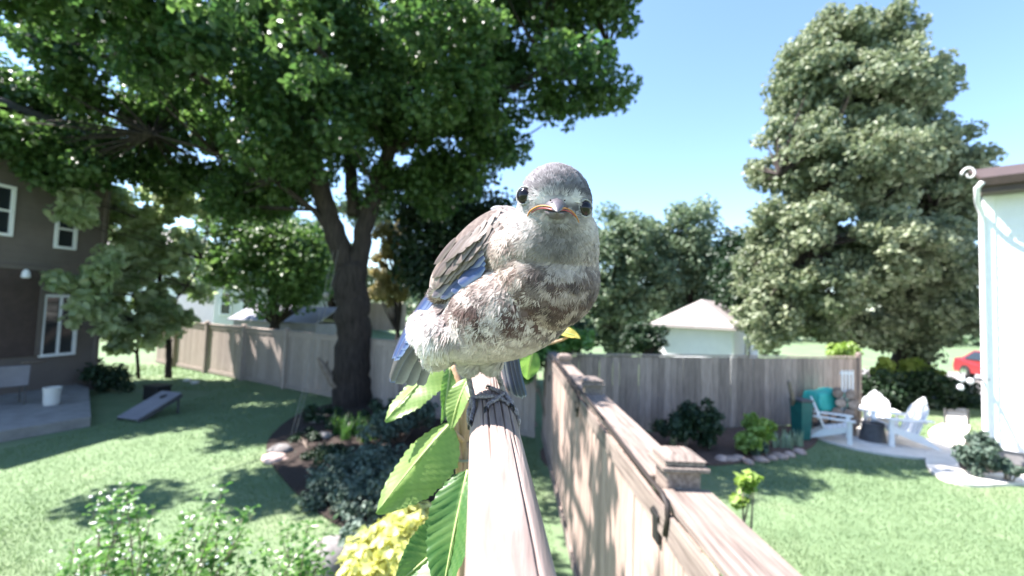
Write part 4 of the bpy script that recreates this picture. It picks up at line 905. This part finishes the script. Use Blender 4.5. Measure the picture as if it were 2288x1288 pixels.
tl = G(30, 870, .2); tt = empty("patio_table", tl); tag(tt, "dark round patio table at the left edge", "table")
MB().lathe([(.62,.70),(.64,.71),(.64,.735),(.62,.745)], n=28).build("tabletop", M_barkp, tt)
MB().tube([(0,0,.05),(0,0,.70)], .04, n=10).build("leg", M_dgrey, tt); MB().lathe([(.3,0),(.28,.04),(.05,.06)], n=20).build("base", M_dgrey, tt)
gr = G(28, 845, .2); grl = empty("covered_grill", gr+Vector((-.1,.6,0)), .3); tag(grl, "black covered grill behind the patio table", "grill")
MB().add([(-.5,-.3,.0),(.5,-.3,0),(.5,.3,0),(-.5,.3,0),(-.46,-.27,.85),(.46,-.27,.85),(.46,.27,.85),(-.46,.27,.85),(-.3,-.12,1.12),(.3,-.12,1.12),(.3,.14,1.12),(-.3,.14,1.12)], [(3,2,1,0),(0,1,5,4),(1,2,6,5),(2,3,7,6),(3,0,4,7),(4,5,9,8),(5,6,10,9),(6,7,11,10),(7,4,8,11),(8,9,10,11)]).build("cover", M_black, grl)
MB().lathe([(.12,1.12),(.1,1.2),(.02,1.22)], n=14).build("vent", M_black, grl)
pcl = G(12, 905, .2); pch = empty("patio_chair", pcl, math.radians(150)); tag(pch, "pale patio chair at the left edge in the shade", "chair")
for x in (-.22,.22):
    for y in (-.24,.24): MB().tube([(x,y,0),(x*.95,y*.95,.42)], .016, n=7).build("leg", M_dgrey, pch)
MB().cbox((-.25,-.26,.42),(.25,.26,.46), b=.01).build("seat", M_shed, pch)
MB().cbox((-.29,-.25,.47),(-.25,.25,.92), b=.012, m=Matrix.Rotation(-.12,4,'Y')).build("backrest", M_shed, pch)

# ================================================================== PERCH, SAPLING, BIRD
# ---- perch: a weathered round stick, cracked along the grain
R_P = .0094
pa = P(1157, 1288, .0786); pb = P(1103, 886, .180)           # two points on its upper edge
ax = (pb-pa).normalized(); down = Vector((0,0,-1))
pstart = pa + down*R_P - ax*.06; pend = pb + down*R_P + ax*.085
perch = empty("perch", pstart); tag(perch, "weathered round wooden stick the bird grips", "perch")
pu = ax.cross(Vector((0,0,1))).normalized(); pv = pu.cross(ax).normalized()
NS, NL = 240, 150; V = []; Lp = (pend-pstart).length
cracks = [(63, .0, .52, .05, 1.5), (108, .42, .72, .04, 1.2), (92, .50, .80, .03, .7), (74, .48, .86, .04, 1.0), (52, .45, .95, .04, 1.0), (83, .60, .84, .03, .7), (120, .5, .9, .03, .8)]
for i in range(NL+1):
    f_ = i/NL; c = pstart.lerp(pend, f_)
    for k in range(NS):
        a = 2*math.pi*k/NS; deg = math.degrees(a)
        r_ = R_P*(1.04 - .06*f_)*(1 + .018*noise.noise(Vector((math.cos(a)*1.3, math.sin(a)*1.3, f_*4))) + .006*noise.noise(Vector((math.cos(a)*9, math.sin(a)*9, f_*7))))
        for (ca, f0, f1, wd, dp) in cracks:
            if f0 < f_ < f1:
                cc = ca + 3.0*noise.noise(Vector((f_*7, ca, 0))); q = abs(deg-cc)/math.degrees(wd)
                if q < 1: r_ -= R_P*.13*dp*(1-q)**.7*min(1, (f_-f0)*14, (f1-f_)*14)
        if i in (0, NL): r_ *= .93
        V.append(c + pu*math.cos(a)*r_ + pv*math.sin(a)*r_)
F = [(i*NS+k, i*NS+(k+1)%NS, (i+1)*NS+(k+1)%NS, (i+1)*NS+k) for i in range(NL) for k in range(NS)]
V.append(pstart); V.append(pend); nV = len(V)
me = bpy.data.meshes.new("stick"); me.from_pydata([tuple(v - pstart) for v in V], [], F + [(nV-1, NL*NS+k, NL*NS+(k+1)%NS) for k in range(NS)] + [(nV-2, (k+1)%NS, k) for k in range(NS)])
bm = bmesh.new(); bm.from_mesh(me); bmesh.ops.recalc_face_normals(bm, faces=bm.faces); bm.to_mesh(me); bm.free()
me.polygons.foreach_set("use_smooth", [True]*len(me.polygons)); link("stick", me, M_perch, perch)
# the post that carries it, below the picture
pp = pstart + ax*.012
MB().cbox((pp.x-.012, pp.y-.012, 0), (pp.x+.012, pp.y+.012, pp.z-R_P*.6), b=.002).build("support_post", M_perch, perch, True)

# ---- sapling with large serrated leaves behind the perch
sapb = Vector((-.045, .31, 0)); sap = empty("sapling", sapb); tag(sap, "leafy sapling with tan stems and big serrated leaves left of the perch", "sapling")
def stem(pts, r0, r1, name="stem"):
    MB().tube(pts, [r0+(r1-r0)*i/(len(pts)-1) for i in range(len(pts))], n=8, wob=.06).build(name, M_stem, sap, True, smooth=True)
DS = .30
stem(bend([sapb, Vector((-.043,.305,1.3)), P(1040,1330,DS), P(1036,1150,DS), P(1034,1000,DS), P(1042,900,DS), P(1060,830,DS+.01)]), .0065, .0036)
stem(bend([sapb+Vector((.012,.01,0)), Vector((-.036,.315,1.3)), P(1052,1330,DS+.01), P(1050,1150,DS+.01), P(1046,1000,DS+.01), P(1030,880,DS+.012), P(1010,820,DS+.02)]), .0045, .0026)
stem(bend([sapb+Vector((-.012,.0,0)), Vector((-.05,.30,1.3)), P(1028,1330,DS-.005), P(1024,1150,DS-.005), P(1026,1040,DS-.005), P(1020,960,DS-.003), P(1030,880,DS)]), .0035, .002)
stem(bend([P(1034,985,DS-.006), P(1010,960,DS-.012), P(1004,948,DS-.015)]), .0016, .0012, "leaf_stalk")
stem(bend([P(1045,1090,DS-.01), P(1046,1075,DS-.02), P(1042,1060,DS-.035)]), .0016, .0012, "leaf_stalk")
stem(bend([P(1058,850,DS), P(1100,800,DS+.02), P(1180,780,DS+.03), P(1255,760,DS+.03), P(1275,745,DS+.03)]), .0018, .0008, "twig")
for k in range(3):   # a dry tie round the stems
    MB().tube([P(1034,1022+3*k,DS) + Vector((.0085*math.cos(a), .0085*math.sin(a), .0012*k)) for a in [6.283*j/16 for j in range(17)]], .0007, n=5).build("tie", M_rope, sap, True)
def big_leaf(base, tip, width, facing, fold=.5, curl=.1, mt=None, tone=.5, nl=44, nw=7, teeth=26, label=None, name="leaf", pleat=.05, wav=1.0):
    base = Vector(base); tip = Vector(tip); L = (tip-base).length; t = (tip-base)/L
    n = Vector(facing); n = (n - t*n.dot(t)).normalized(); b = t.cross(n)
    V = []; A = []; F = []
    for i in range(nl+1):
        u = i/nl
        w = width*.5*(math.sin(math.pi*min(1,u**.80))**.72)*(1-.25*u) if 0 < u < 1 else 0.0004
        for j in range(-nw, nw+1):
            q = j/nw
            edge = 1 + (.085*(((u*teeth - abs(q)*2.0) % 1) - .5) if abs(q) > .86 else 0)
            x = w*abs(q)*edge
            vein = math.sin(2*math.pi*(u*12 - abs(q)*1.9*width/L*2))
            h = x*math.sin(fold) + pleat*width*vein*(abs(q)**.5)*(1-abs(q)*.25)*min(1, w/(width*.25)) * .5 + (.0015 if False else 0)
            c = base + t*(L*(u + .09*abs(q)*(1-u)*w/width)) + n*(-curl*L*(u-.4)**2*1.6 + curl*L*.26)
            V.append(c + b*math.copysign(x*math.cos(fold), q) + n*(h + wav*L*(.018*math.sin(7.3*u + 2.2*q) + .012*math.sin(13*u - 3*q)*abs(q))))
            A.append(min(1, max(0, tone + .22*noise.noise(Vector((u*5, q*2.5, L*99))) + .16*vein*abs(q)**.5 + (.5 if j == 0 else 0) + random.uniform(-.05,.05))))
    k = 2*nw+1
    F = [(i*k+j, i*k+j+1, (i+1)*k+j+1, (i+1)*k+j) for i in range(nl) for j in range(k-1)]
    o = link(name, np_mesh("leaf", [tuple(v) for v in V], F, smooth=True, attrs={"v": A}), mt or M_sap, sap, True)
    rib = [base + t*L*i/14 + n*(-curl*L*(i/14-.4)**2*1.6 + curl*L*.26 + .0003) for i in range(15)]
    MB().tube(rib, [.0011-.0009*i/14 for i in range(15)], n=6).build("midrib", M_rib, o, True, smooth=True)
    return o
M_rib = plain("leaf_rib", (0.36, 0.42, 0.16), (0.28, 0.36, 0.12), rough=0.5, scale=300, bump=0, per_obj=0)
tocam = -FWD
big_leaf(P(1008,946,.285), P(838,1146,.255), .052, tocam*.8 + UPV*.35 + RGT*-.35, fold=-.62, curl=.10, tone=.8)
big_leaf(P(985,818,.31), P(858,938,.28), .034, tocam*.55 + UPV*.6 + RGT*-.3, fold=-.35, curl=.12, tone=.85)
big_leaf(P(1004,820,.31), P(988,946,.285), .0135, tocam*.9 + RGT*.5, fold=.35, curl=.10, tone=.35)
big_leaf(P(1050,845,.275), P(1004,960,.26), .019, tocam*.5 + UPV*.7 - RGT*.2, fold=.3, curl=.22, tone=.9)
big_leaf(P(1046,1052,.235), P(985,1340,.20), .034, tocam*.9 + RGT*-.35 + UPV*.1, fold=.42, curl=.05, tone=.12)
big_leaf(P(1040,1180,.25), P(880,1310,.225), .036, tocam*.7 + UPV*.6, fold=.4, curl=.1, tone=.3)
big_leaf(P(1100,850,.33), P(1140,800,.34), .020, tocam + UPV*.3, fold=.3, curl=.1, tone=.6)
big_leaf(P(1190,782,.33), P(1178,850,.34), .018, tocam + UPV*.2, fold=.3, curl=.1, tone=.5)
big_leaf(P(1150,790,.35), P(1200,835,.36), .018, tocam + UPV*.2, fold=.3, curl=.1, tone=.35)
big_leaf(P(1248,742,.33), P(1298,756,.325), .012, tocam*.6 + UPV*.8, fold=.35, curl=.15, mt=M_sapy, tone=.5, label="yellow leaf")
big_leaf(P(1262,728,.335), P(1290,716,.33), .008, tocam*.6 + UPV*.8, fold=.35, curl=.15, mt=M_sapy, tone=.8)

# ---- the fledgling ------------------------------------------------------
bird_base = pb + ax*.004
bird = empty("bird", bird_base); tag(bird, "speckled fledgling songbird staring at the camera from the perch", "bird")
def blob(bm, x, y, d, rx, ry, rz, ang=0.0):
    k = d/FPX; c = P(x,y,d); a = math.radians(ang)
    e1 = RGT*math.cos(a) + UPV*math.sin(a); e2 = -RGT*math.sin(a) + UPV*math.cos(a)
    M = Matrix(((e1.x*rx*k, e2.x*ry*k, FWD.x*rz, c.x), (e1.y*rx*k, e2.y*ry*k, FWD.y*rz, c.y), (e1.z*rx*k, e2.z*ry*k, FWD.z*rz, c.z), (0,0,0,1)))
    bmesh.ops.create_icosphere(bm, subdivisions=4, radius=1, matrix=M)
bm = bmesh.new()
blob(bm, 1239,460,.150, 82,91,.0142)          # skull
blob(bm, 1240,500,.150, 82,72,.0135)          # cheeks and throat
blob(bm, 1226,545,.154, 110,98,.0165)         # neck
blob(bm, 1250,530,.153, 84,80,.0150)
blob(bm, 1218,622,.158, 118,116,.0195)        # breast
blob(bm, 1240,600,.162, 92,90,.0170)
blob(bm, 1150,680,.165, 166,112,.0215, 28)    # belly
blob(bm, 1090,735,.168, 126,72,.0190, 10)      # lower belly
blob(bm, 1018,735,.171, 88,62,.0150, 35)      # flank
blob(bm, 968,742,.176, 42,48,.0100, 35)
blob(bm, 1075,560,.168, 122,60,.0150, 46)    # shoulder and back
blob(bm, 1130,560,.166, 80,90,.0160)
blob(bm, 1165,565,.158, 78,82,.0150); blob(bm, 1262,572,.157, 72,80,.0150)
blob(bm, 1030,600,.170, 92,48,.0120, 48)
blob(bm, 1005,778,.182, 58,34,.0100, 30)      # vent
blob(bm, 1050,806,.172, 26,32,.0052); blob(bm, 1100,806,.173, 26,30,.0052)   # thighs
me = bpy.data.meshes.new("raw"); bm.to_mesh(me); bm.free()
tmp = bpy.data.objects.new("raw", me); COL.objects.link(tmp)
rm = tmp.modifiers.new("r", 'REMESH'); rm.mode = 'VOXEL'; rm.voxel_size = .0007
sm = tmp.modifiers.new("s", 'SMOOTH'); sm.iterations = 34; sm.factor = .5
dg = bpy.context.evaluated_depsgraph_get(); dg.update()
body_me = bpy.data.meshes.new_from_object(tmp.evaluated_get(dg)); bpy.data.objects.remove(tmp); body_me.name = "body"; body_me.materials.clear()
def px_of(p):
    q = p - C0; z = q.dot(FWD); return 1144 + FPX*q.dot(RGT)/z, 644 - FPX*q.dot(UPV)/z, z
# --- plumage colours and some painted shade laid out over the body (bird-own coordinates: s = measured chart of its front)
def ss(a, b, x):
    t = min(1, max(0, (x-a)/(b-a))); return t*t*(3-2*t)
def mixc(a, b, t): return tuple(a[i]*(1-t)+b[i]*t for i in range(3))
CR, CREAM, BUFF, BROWN, DKB, GREY, WHITE, BACK = (.13,.118,.126), (.55,.475,.43), (.24,.175,.15), (.082,.047,.040), (.050,.031,.029), (.30,.28,.27), (.72,.655,.635), (.105,.075,.063)
def plume(x, y, p, jit=0.0):
    n1 = noise.noise(p*290 + Vector((3,1,7))); n2 = noise.noise(p*820); n3 = noise.noise(p*170 + Vector((9,2,1)))
    c = CREAM
    # breast mottling: brown scallops on buff
    vd = noise.voronoi(Vector((p.x, p.y, p.z*.82))*215 + Vector((.4*n2,.4*n1,.4*n2)))[0][0]; mott = max(1-ss(.38,.54,vd - .12*n3), .7*ss(-.02,.22,n1+.34*n2))
    breast = ss(500,640,y + 30*n3) * (1-ss(690,790,y))
    side = ss(1120,1230,x)  # darkens the breast to the right, partly painted shade
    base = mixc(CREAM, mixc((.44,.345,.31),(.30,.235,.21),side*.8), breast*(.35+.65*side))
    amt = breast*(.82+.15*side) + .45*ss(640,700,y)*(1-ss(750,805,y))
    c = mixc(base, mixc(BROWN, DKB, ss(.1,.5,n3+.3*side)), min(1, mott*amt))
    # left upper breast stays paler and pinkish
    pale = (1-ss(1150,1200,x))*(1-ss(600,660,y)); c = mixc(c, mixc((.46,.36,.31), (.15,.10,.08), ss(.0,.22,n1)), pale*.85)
    # throat: grey buff, darkened with painted shade below the head
    th = math.exp(-((x-1243)/62)**2 - ((y-530)/52)**2); c = mixc(c, mixc((.115,.098,.092), (.18,.158,.15), ss(-.3,.3,n2)), min(1, th*1.35))
    # belly bottom and flank near white
    c = mixc(c, (.40,.355,.32), ss(755,800,y)*.9); c = mixc(c, WHITE, (1-ss(930,1030,x))*ss(650,720,y))
    # head
    head = 1-ss(478,515,y+ .22*abs(x-1240))
    cap = 1-ss(420,452,y+.12*abs(x-1240))
    fleck = ss(.08,.32, n2 + .25*n1)
    hc = mixc(mixc((.13,.117,.122), (.50,.47,.47), fleck*.65), mixc(CR, (.33,.31,.32), fleck*.5), cap)
    hc = mixc(hc, mixc((.055,.05,.06),(.14,.13,.145), fleck*.8), ss(1268,1300,x)*ss(395,420,y)*.9)  # right side of the face darkened, mostly painted shade
    hc = mixc(hc, WHITE, .75*math.exp(-((x-1215)/34)**2-((y-447)/13)**2) + .6*math.exp(-((x-1278)/22)**2-((y-447)/9)**2))
    c = mixc(c, hc, head*(1 if y < 520 else 0))
    # cheek left of the beak: white flecked
    c = mixc(c, mixc((.60,.57,.56),(.20,.18,.18),ss(-.1,.25,n2)), .8*math.exp(-((x-1165)/34)**2-((y-492)/34)**2))
    # brown back and shoulder
    e = (x-1118) + .52*(y-500) - 16*n1; bk = (1-ss(-30,26,e))*(1-ss(600,655,y+.1*(1100-x)))*ss(452,480,y)
    c = mixc(c, mixc(BACK, (.17,.13,.11), ss(-.2,.3,n2)), bk)
    j = 1 + jit; return (max(0,c[0]*j), max(0,c[1]*j), max(0,c[2]*j))
nv = len(body_me.vertices); co = np.empty(nv*3, np.float32); body_me.vertices.foreach_get("co", co); co = co.reshape(-1,3)
cols = np.ones((nv,4), np.float32)
for i in range(nv):
    p = Vector(co[i]); x, y, z = px_of(p); cols[i,:3] = plume(x, y, p); cols[i,:3] *= .82
at = body_me.color_attributes.new("Col", 'FLOAT_COLOR', 'POINT'); at.data.foreach_set("color", cols.ravel())
body_me.polygons.foreach_set("use_smooth", np.ones(len(body_me.polygons), bool))
body = link("body", body_me, M_plum, bird, True)
bvh = BVHTree.FromPolygons([Vector(c) for c in co], [tuple(p.vertices) for p in body_me.polygons])
def S(x, y, off=0.0, d=.175):
    """the bird's surface seen in the direction (x, y), lifted by off; d where the ray passes the bird"""
    r = ray(x, y).normalized(); h = bvh.ray_cast(C0, r)
    if h[0] is None: return P(x, y, d), tocam
    return h[0] + h[1]*off, h[1]
# --- soft body feathers: fans of fine barbs
beak_p = P(1246, 462, .137)
def wing_zone(x, y): return (x-1112) + .45*(y-500) < -6 and y < 600 + .35*(1090-x)
def plumage():
    npoly = len(body_me.polygons); area = np.empty(npoly, np.float32); body_me.polygons.foreach_get("area", area)
    cen = np.empty(npoly*3, np.float32); body_me.polygons.foreach_get("center", cen); cen = cen.reshape(-1,3)
    nor = np.empty(npoly*3, np.float32); body_me.polygons.foreach_get("normal", nor); nor = nor.reshape(-1,3)
    n = 17000; idx = rng.choice(npoly, n, p=area/area.sum())
    V = []; F = []; C = []
    for i in idx:
        p = Vector(cen[i]); nn = Vector(nor[i]); x, y, z = px_of(p)
        hd = 1 - ss(500,560,y)
        if math.hypot((x-1246)/34, (y-468)/26) < 1 and nn.dot(tocam) > 0: continue
        if wing_zone(x, y): continue
        if min(math.hypot((x-1170)/15,(y-438)/24), math.hypot((x-1309)/12,(y-466)/26)) < 1: continue
        rad = (p-beak_p).normalized(); bodyd = (-RGT*.62 - UPV*.72 + FWD*.35).normalized()
        if x > 1240: bodyd = (-RGT*.25 - UPV*.9 + FWD*.35).normalized()
        fl = rad*hd + bodyd*(1-hd); fl = (fl - nn*fl.dot(nn))
        if fl.length < .05: continue
        fl.normalize(); sd = nn.cross(fl)
        L = (.0022 + .0012*random.random())*hd + (1-hd)*random.uniform(.0030,.0050)
        if x < 1010 and y > 660: L *= 1.35
        lift = .12 + .10*random.random() + (.12 if x < 1000 and y > 680 else 0)
        cb_ = plume(x, y, p, random.uniform(-.22,.16)); tipc = tuple(min(.9,k*1.15+.01) for k in cb_)
        if 530 < y < 745 and x > 960 and random.random() < .25*ss(530,590,y): tipc = mixc(BROWN, cb_, random.uniform(.1,.6))
        yaw = random.gauss(0,.22); nb_ = 8 if hd < .5 else 5
        for b in range(nb_):
            a = yaw + (b/(nb_-1)-.5)*(.95 if hd < .5 else .7) + random.gauss(0,.06); dr = fl*math.cos(a) + sd*math.sin(a); l = L*random.uniform(.75,1.1); w = .00018 if hd > .5 else .00023
            s2 = nn.cross(dr); p0 = p - nn*.0002; p1 = p0 + dr*l*.55 + nn*l*(lift*.75); p2 = p0 + dr*l + nn*l*lift*.75
            k = len(V); V += [p0 - s2*w, p0 + s2*w, p1 + s2*w*.95, p1 - s2*w*.95, p2]; F += [(k,k+1,k+2),(k,k+2,k+3),(k+3,k+2,k+4)]
            C += [cb_, cb_, cb_, cb_, tipc]
    me = np_mesh("body_feathers", [tuple(v) for v in V], F, cols=np.array(C, np.float32))
    o = link("body_feathers", me, M_plum, bird, True); o["kind"] = "stuff"
plumage()
# --- flight feathers: vane left and right of a shaft
def feather(parent, base, tip, width, facing, c_in, c_out, c_edge, bow=.06, camber=.18, name="feather", blunt=.75, nl=16, side=1):
    base = Vector(base); tip = Vector(tip); L = (tip-base).length; t = (tip-base)/L
    n = Vector(facing); n = (n - t*n.dot(t)).normalized(); b = t.cross(n)*side
    V = []; C = []; qs = (-1,-.86,-.45,0,.3,.42,.5)
    for i in range(nl+1):
        u = i/nl; w = width*(1-(max(0,u-blunt)/(1-blunt))**2.2)**.5*min(1, .45+u*2.2) if u < 1 else width*.02
        c = base + t*L*u + b*bow*L*math.sin(math.pi*u) - n*.04*L*u*u
        for q in qs:
            V.append(c + b*q*w*.62 - n*camber*w*q*q + (n*.00012 if q == 0 else Vector()))
            k = 1 + .10*noise.noise(Vector((u*26 + abs(q)*9, q*3, L*900))); base_c = c_out if q > .05 else c_in
            if q <= -.86 or u > .94: base_c = mixc(base_c, c_edge, .85)
            if q == 0: base_c = mixc(base_c, (.05,.045,.05), .6)
            C.append(tuple(x*k for x in base_c))
    m = len(qs); F = [(i*m+j, i*m+j+1, (i+1)*m+j+1, (i+1)*m+j) for i in range(nl) for j in range(m-1)]
    me = np_mesh(name, [tuple(v) for v in V], F, smooth=True, cols=np.array(C, np.float32))
    return link(name, me, M_feath, parent, True)
TAUPE, BLUE, BLUED, PALE = (.105,.076,.064), (.038,.07,.19), (.03,.045,.10), (.36,.30,.265)
wing = empty("wing", P(1100,520,.165)); wing.parent = bird; wing.matrix_parent_inverse = root_matrix(bird).inverted()
wfac = (-RGT*.72 + tocam*.62 + UPV*.30)
# scapulars and coverts, overlapping like tiles from the shoulder down
def on_body(x, y, off, d=.172): return S(x, y, off, d)[0]
rows = [((1118,482),(1012,560),8,50,.0034), ((1116,505),(1000,592),9,54,.0036), ((1108,530),(992,612),9,56,.0036), ((1100,552),(985,628),9,56,.0034)]
for ri, (a, b, nn_, ln, wd) in enumerate(rows[::-1]):
    for k in range(nn_):
        f_ = k/(nn_-1); x = a[0]*(1-f_)+b[0]*f_ + random.uniform(-4,4); y = a[1]*(1-f_)+b[1]*f_ + random.uniform(-4,4)
        p0 = on_body(x+14, y-20, .0003+.0003*ri, .170); p1 = on_body(x-ln*.62, y+ln*.78, .0012+.0003*ri, .172)
        if (p0-p1).length > .016: p1 = p0 + (p1-p0).normalized()*.013
        feather(wing, p0, p1, wd, wfac, mixc(TAUPE,(.14,.104,.085),random.random()), TAUPE, (.21,.168,.145), bow=.03, name="covert", blunt=.6, nl=9)
# secondaries and tertials: brown with pale tips above, blue edged below
sec = [((1062,520),(958,640)),((1070,535),(957,648)),((1078,548),(962,652)),((1084,560),(972,654)),((1088,570),(985,653)),((1090,580),(1000,648)),((1090,590),(1018,640)),((1090,596),(1035,628))]
for k, (a, b) in enumerate(sec):
    p0 = on_body(*a, .0010 + .0002*k, .168); p1 = on_body(*b, .0022 + .0003*k, .1725 - .0008*k); bl_k = ss(2,5,k)
    co_ = mixc((.125,.09,.075), BLUE, bl_k); ci_ = mixc((.09,.065,.055), (.035,.05,.105), bl_k)
    feather(wing, p0, p1, .0052, wfac + tocam*.3, co_, ci_, mixc(PALE,(.20,.23,.32),bl_k), bow=.05, name="secondary_feather", blunt=.72)
# primaries, blue, reaching down past the flank
pri = [((978,634),(868,800)),((982,640),(873,805)),((987,646),(880,796)),((992,650),(890,780)),((996,654),(898,764)),((1000,656),(906,748))]
for k, (a, b) in enumerate(pri):
    feather(wing, P(*a,.1715-.0003*k), P(*b,.184-.0012*k), .0050, wfac, BLUE if k < 4 else (.06,.11,.27), (.025,.03,.055), (.20,.26,.42), bow=.07, name="primary_feather", blunt=.85)
# wing tips hanging below the flank, grey undersides turned to the camera
tips = [((925,735),(872,848),.006),((935,745),(868,856),.0065),((948,760),(880,858),.0068),((960,772),(905,862),.0065),((968,785),(930,862),.006)]
for k, (a, b, w) in enumerate(tips):
    feather(wing, P(*a,.189-.0004*k), P(*b,.196-.0006*k), w, tocam*.8 - RGT*.3, (.15,.14,.137), (.125,.115,.113), (.12,.17,.34) if k < 2 else (.26,.25,.25), bow=.05, name="wing_tip_feather", blunt=.8)
# far wing's pale wrist just over the back
feather(wing, P(1138,470,.178), P(1094,466,.185), .0032, tocam, (.32,.32,.37), (.28,.28,.33), (.4,.4,.45), name="far_covert", nl=8)
# tail seen below the belly, behind the perch
tail = empty("tail", P(1130,800,.19)); tail.parent = bird; tail.matrix_parent_inverse = root_matrix(bird).inverted()
for k, (a, b, w) in enumerate([((1128,770),(1146,884),.0050),((1134,770),(1156,892),.0050),((1142,770),(1166,895),.0048),((1150,772),(1173,892),.0042)]):
    feather(tail, P(*a,.196-.0008*k), P(*b,.205-.0008*k), w, tocam - RGT*.25, (.06,.085,.17), (.075,.11,.21), (.5,.52,.62), bow=-.02, name="tail_feather", blunt=.88, side=-1)
# --- eyes
for (x, y, r_) in ((1172,438,.0030),(1306,466,.0028)):
    p, nn = S(x, y); nn = (nn + tocam*.75).normalized(); c = p - nn*r_*.30
    q = nn.to_track_quat('Z','Y').to_matrix()
    ey = MB().lathe([(max(.00001,r_*math.sin(a)), -r_*math.cos(a)) for a in [math.pi*k/14 for k in range(15)]], n=24, c=c, ax=q).build("eye", M_eye, bird, True, smooth=True)
    MB().lathe([(r_*.97*math.sin(a), r_*1.03*math.cos(a)) for a in [1.12,1.0,.85,.74]], n=24, c=c, ax=q).build("iris", M_iris_b, ey, True, smooth=True)
    lid = MB(); R_ = r_*1.0
    ringp = [c + nn*r_*.50 + (q @ Vector((math.cos(a)*R_*.93, math.sin(a)*R_*1.0, 0))) for a in [2*math.pi*k/40 for k in range(41)]]
    lid.tube(ringp, [.00026 + .00008*math.sin(k*2.3) for k in range(41)], n=6, cap=False); lid.build("eyelid", M_lid, ey, True, smooth=True)
# --- beak
def mandible(name, base_px, tip_px, dtip, d0, mt, sag, nsec=9):
    m = MB(); n = len(base_px); bs = []
    for x, y in base_px:
        h, _ = S(x, y, -.0012, d0); bs.append(h)
    tp = P(*tip_px, dtip)
    for s in range(nsec):
        f_ = s/(nsec-1); k = (1-f_)**.72 if f_ < 1 else .03
        c0 = sum(bs, Vector())/n; c = c0.lerp(tp, f_) + UPV*sag*math.sin(math.pi*f_)
        for q in bs: m.v.append(tuple(c + (q-c0)*max(k,.04)))
    for s in range(nsec-1):
        for k in range(n): m.f.append((s*n+k, s*n+(k+1)%n, (s+1)*n+(k+1)%n, (s+1)*n+k))
    m.f.append(tuple(range((nsec-1)*n, nsec*n)))
    return m.build(name, mt, bird, True, smooth=True)
mandible("lower_beak", [(1206,470),(1216,482),(1230,490),(1246,493),(1260,490),(1270,481),(1276,472),(1246,466)], (1246,476), .1318, .138, M_beak, -.0002)
mandible("upper_beak", [(1204,464),(1214,452),(1228,443),(1244,438),(1258,443),(1268,453),(1276,464),(1262,465),(1246,463),(1228,462)], (1246,474), .1290, .138, M_beak, .0006)
def gape(name, px, rad, mt):
    pts = []
    for x, y, off in px:
        h, nn = S(x, y, off, .138); pts.append(h)
    pts = bend(pts, 5)
    MB().tube(pts, [rad*(.55+.6*math.sin(math.pi*min(1,(i+1)/len(pts)))) for i in range(len(pts))], n=8).build(name, mt, bird, True, smooth=True)
gape("gape_flange", [(1179,484,.0002),(1186,474,.0006),(1197,466,.0010),(1211,461,.0018),(1226,461,.0034),(1238,466,.0052)], .00026, M_gape)
gape("gape_flange", [(1293,498,.0002),(1287,487,.0005),(1278,476,.0009),(1267,469,.0018),(1256,466,.0034),(1250,468,.0052)], .00020, M_gape)
gape("mouth_line", [(1190,476,.0006),(1204,468,.0012),(1222,466,.0030),(1240,470,.0054),(1256,470,.0032),(1272,476,.0012),(1284,486,.0006)], .00022, M_mouth)
for x in (1231, 1258):
    h, nn = S(x, 450, .0016, .138); MB().lathe([(.0001,-.0003),(.0004,0),(.0001,.0003)], n=8, c=h + tocam*.0008).build("nostril", M_claw, bird, True, smooth=True)
# --- legs and toes
def pt_on_perch(f_m, ang, off=0.0):
    """point on the perch f_m metres along the axis from the grip, ang degrees from its top towards the right"""
    c = pb + down*R_P + ax*f_m; a = math.radians(90-ang); return c + (pu*math.cos(a) + pv*math.sin(a))*(R_P*.985 + off)
def leg(hip, ankle, f_m, ang, toes, r_=.0010):
    an = pt_on_perch(f_m, ang, .0022)
    MB().tube(bend([hip, ankle, an]), [r_*1.25 - .0002*(i%2) for i in range(13)], n=9).build("leg", M_leg, bird, True, smooth=True)
    for tl_ in toes:
        pts = [an] + [pt_on_perch(f, a, o) for f, a, o in tl_]
        pp_ = bend(pts, 5); nn_ = len(pp_)
        tm_ = MB().tube(pp_, [(.00108 - .00040*i/nn_)*(1 + .18*math.sin(i*1.9)) for i in range(nn_)], n=9).build("toe", M_leg, bird, True, smooth=True)
        e = pts[-1]; dr = (pts[-1]-pts[-2]).normalized(); o_ = (e - (pb + down*R_P)); o_ = (o_ - ax*o_.dot(ax)).normalized()
        MB().tube([e - dr*.0006, e + dr*.0014 + o_*.0004, e + dr*.0026 - o_*.0006, e + dr*.0032 - o_*.0018], [.00075,.0006,.0004,.0001], n=7).build("claw", M_claw, tm_, True, smooth=True)
leg(P(1088,800,.172), P(1112,838,.178), .002, 22, [[(-.004,40,.0012),(-.007,72,.0011),(-.008,105,.0008)], [(-.001,48,.0012),(-.0015,85,.0011),(-.002,118,.0008)], [(-.0055,5,.0012),(-.010,-12,.0011),(-.0135,-20,.0009)], [(.006,10,.0012),(.011,-8,.0010)]])
leg(P(1046,805,.173), P(1046,838,.180), .004, -48, [[(-.002,-15,.0014),(-.004,12,.0013),(-.0055,38,.0010)], [(-.006,-52,.0012),(-.011,-60,.0011),(-.0145,-64,.0008)], [(.000,-78,.0012),(.001,-108,.0009)], [(.007,-60,.0012),(.012,-70,.0009)]])
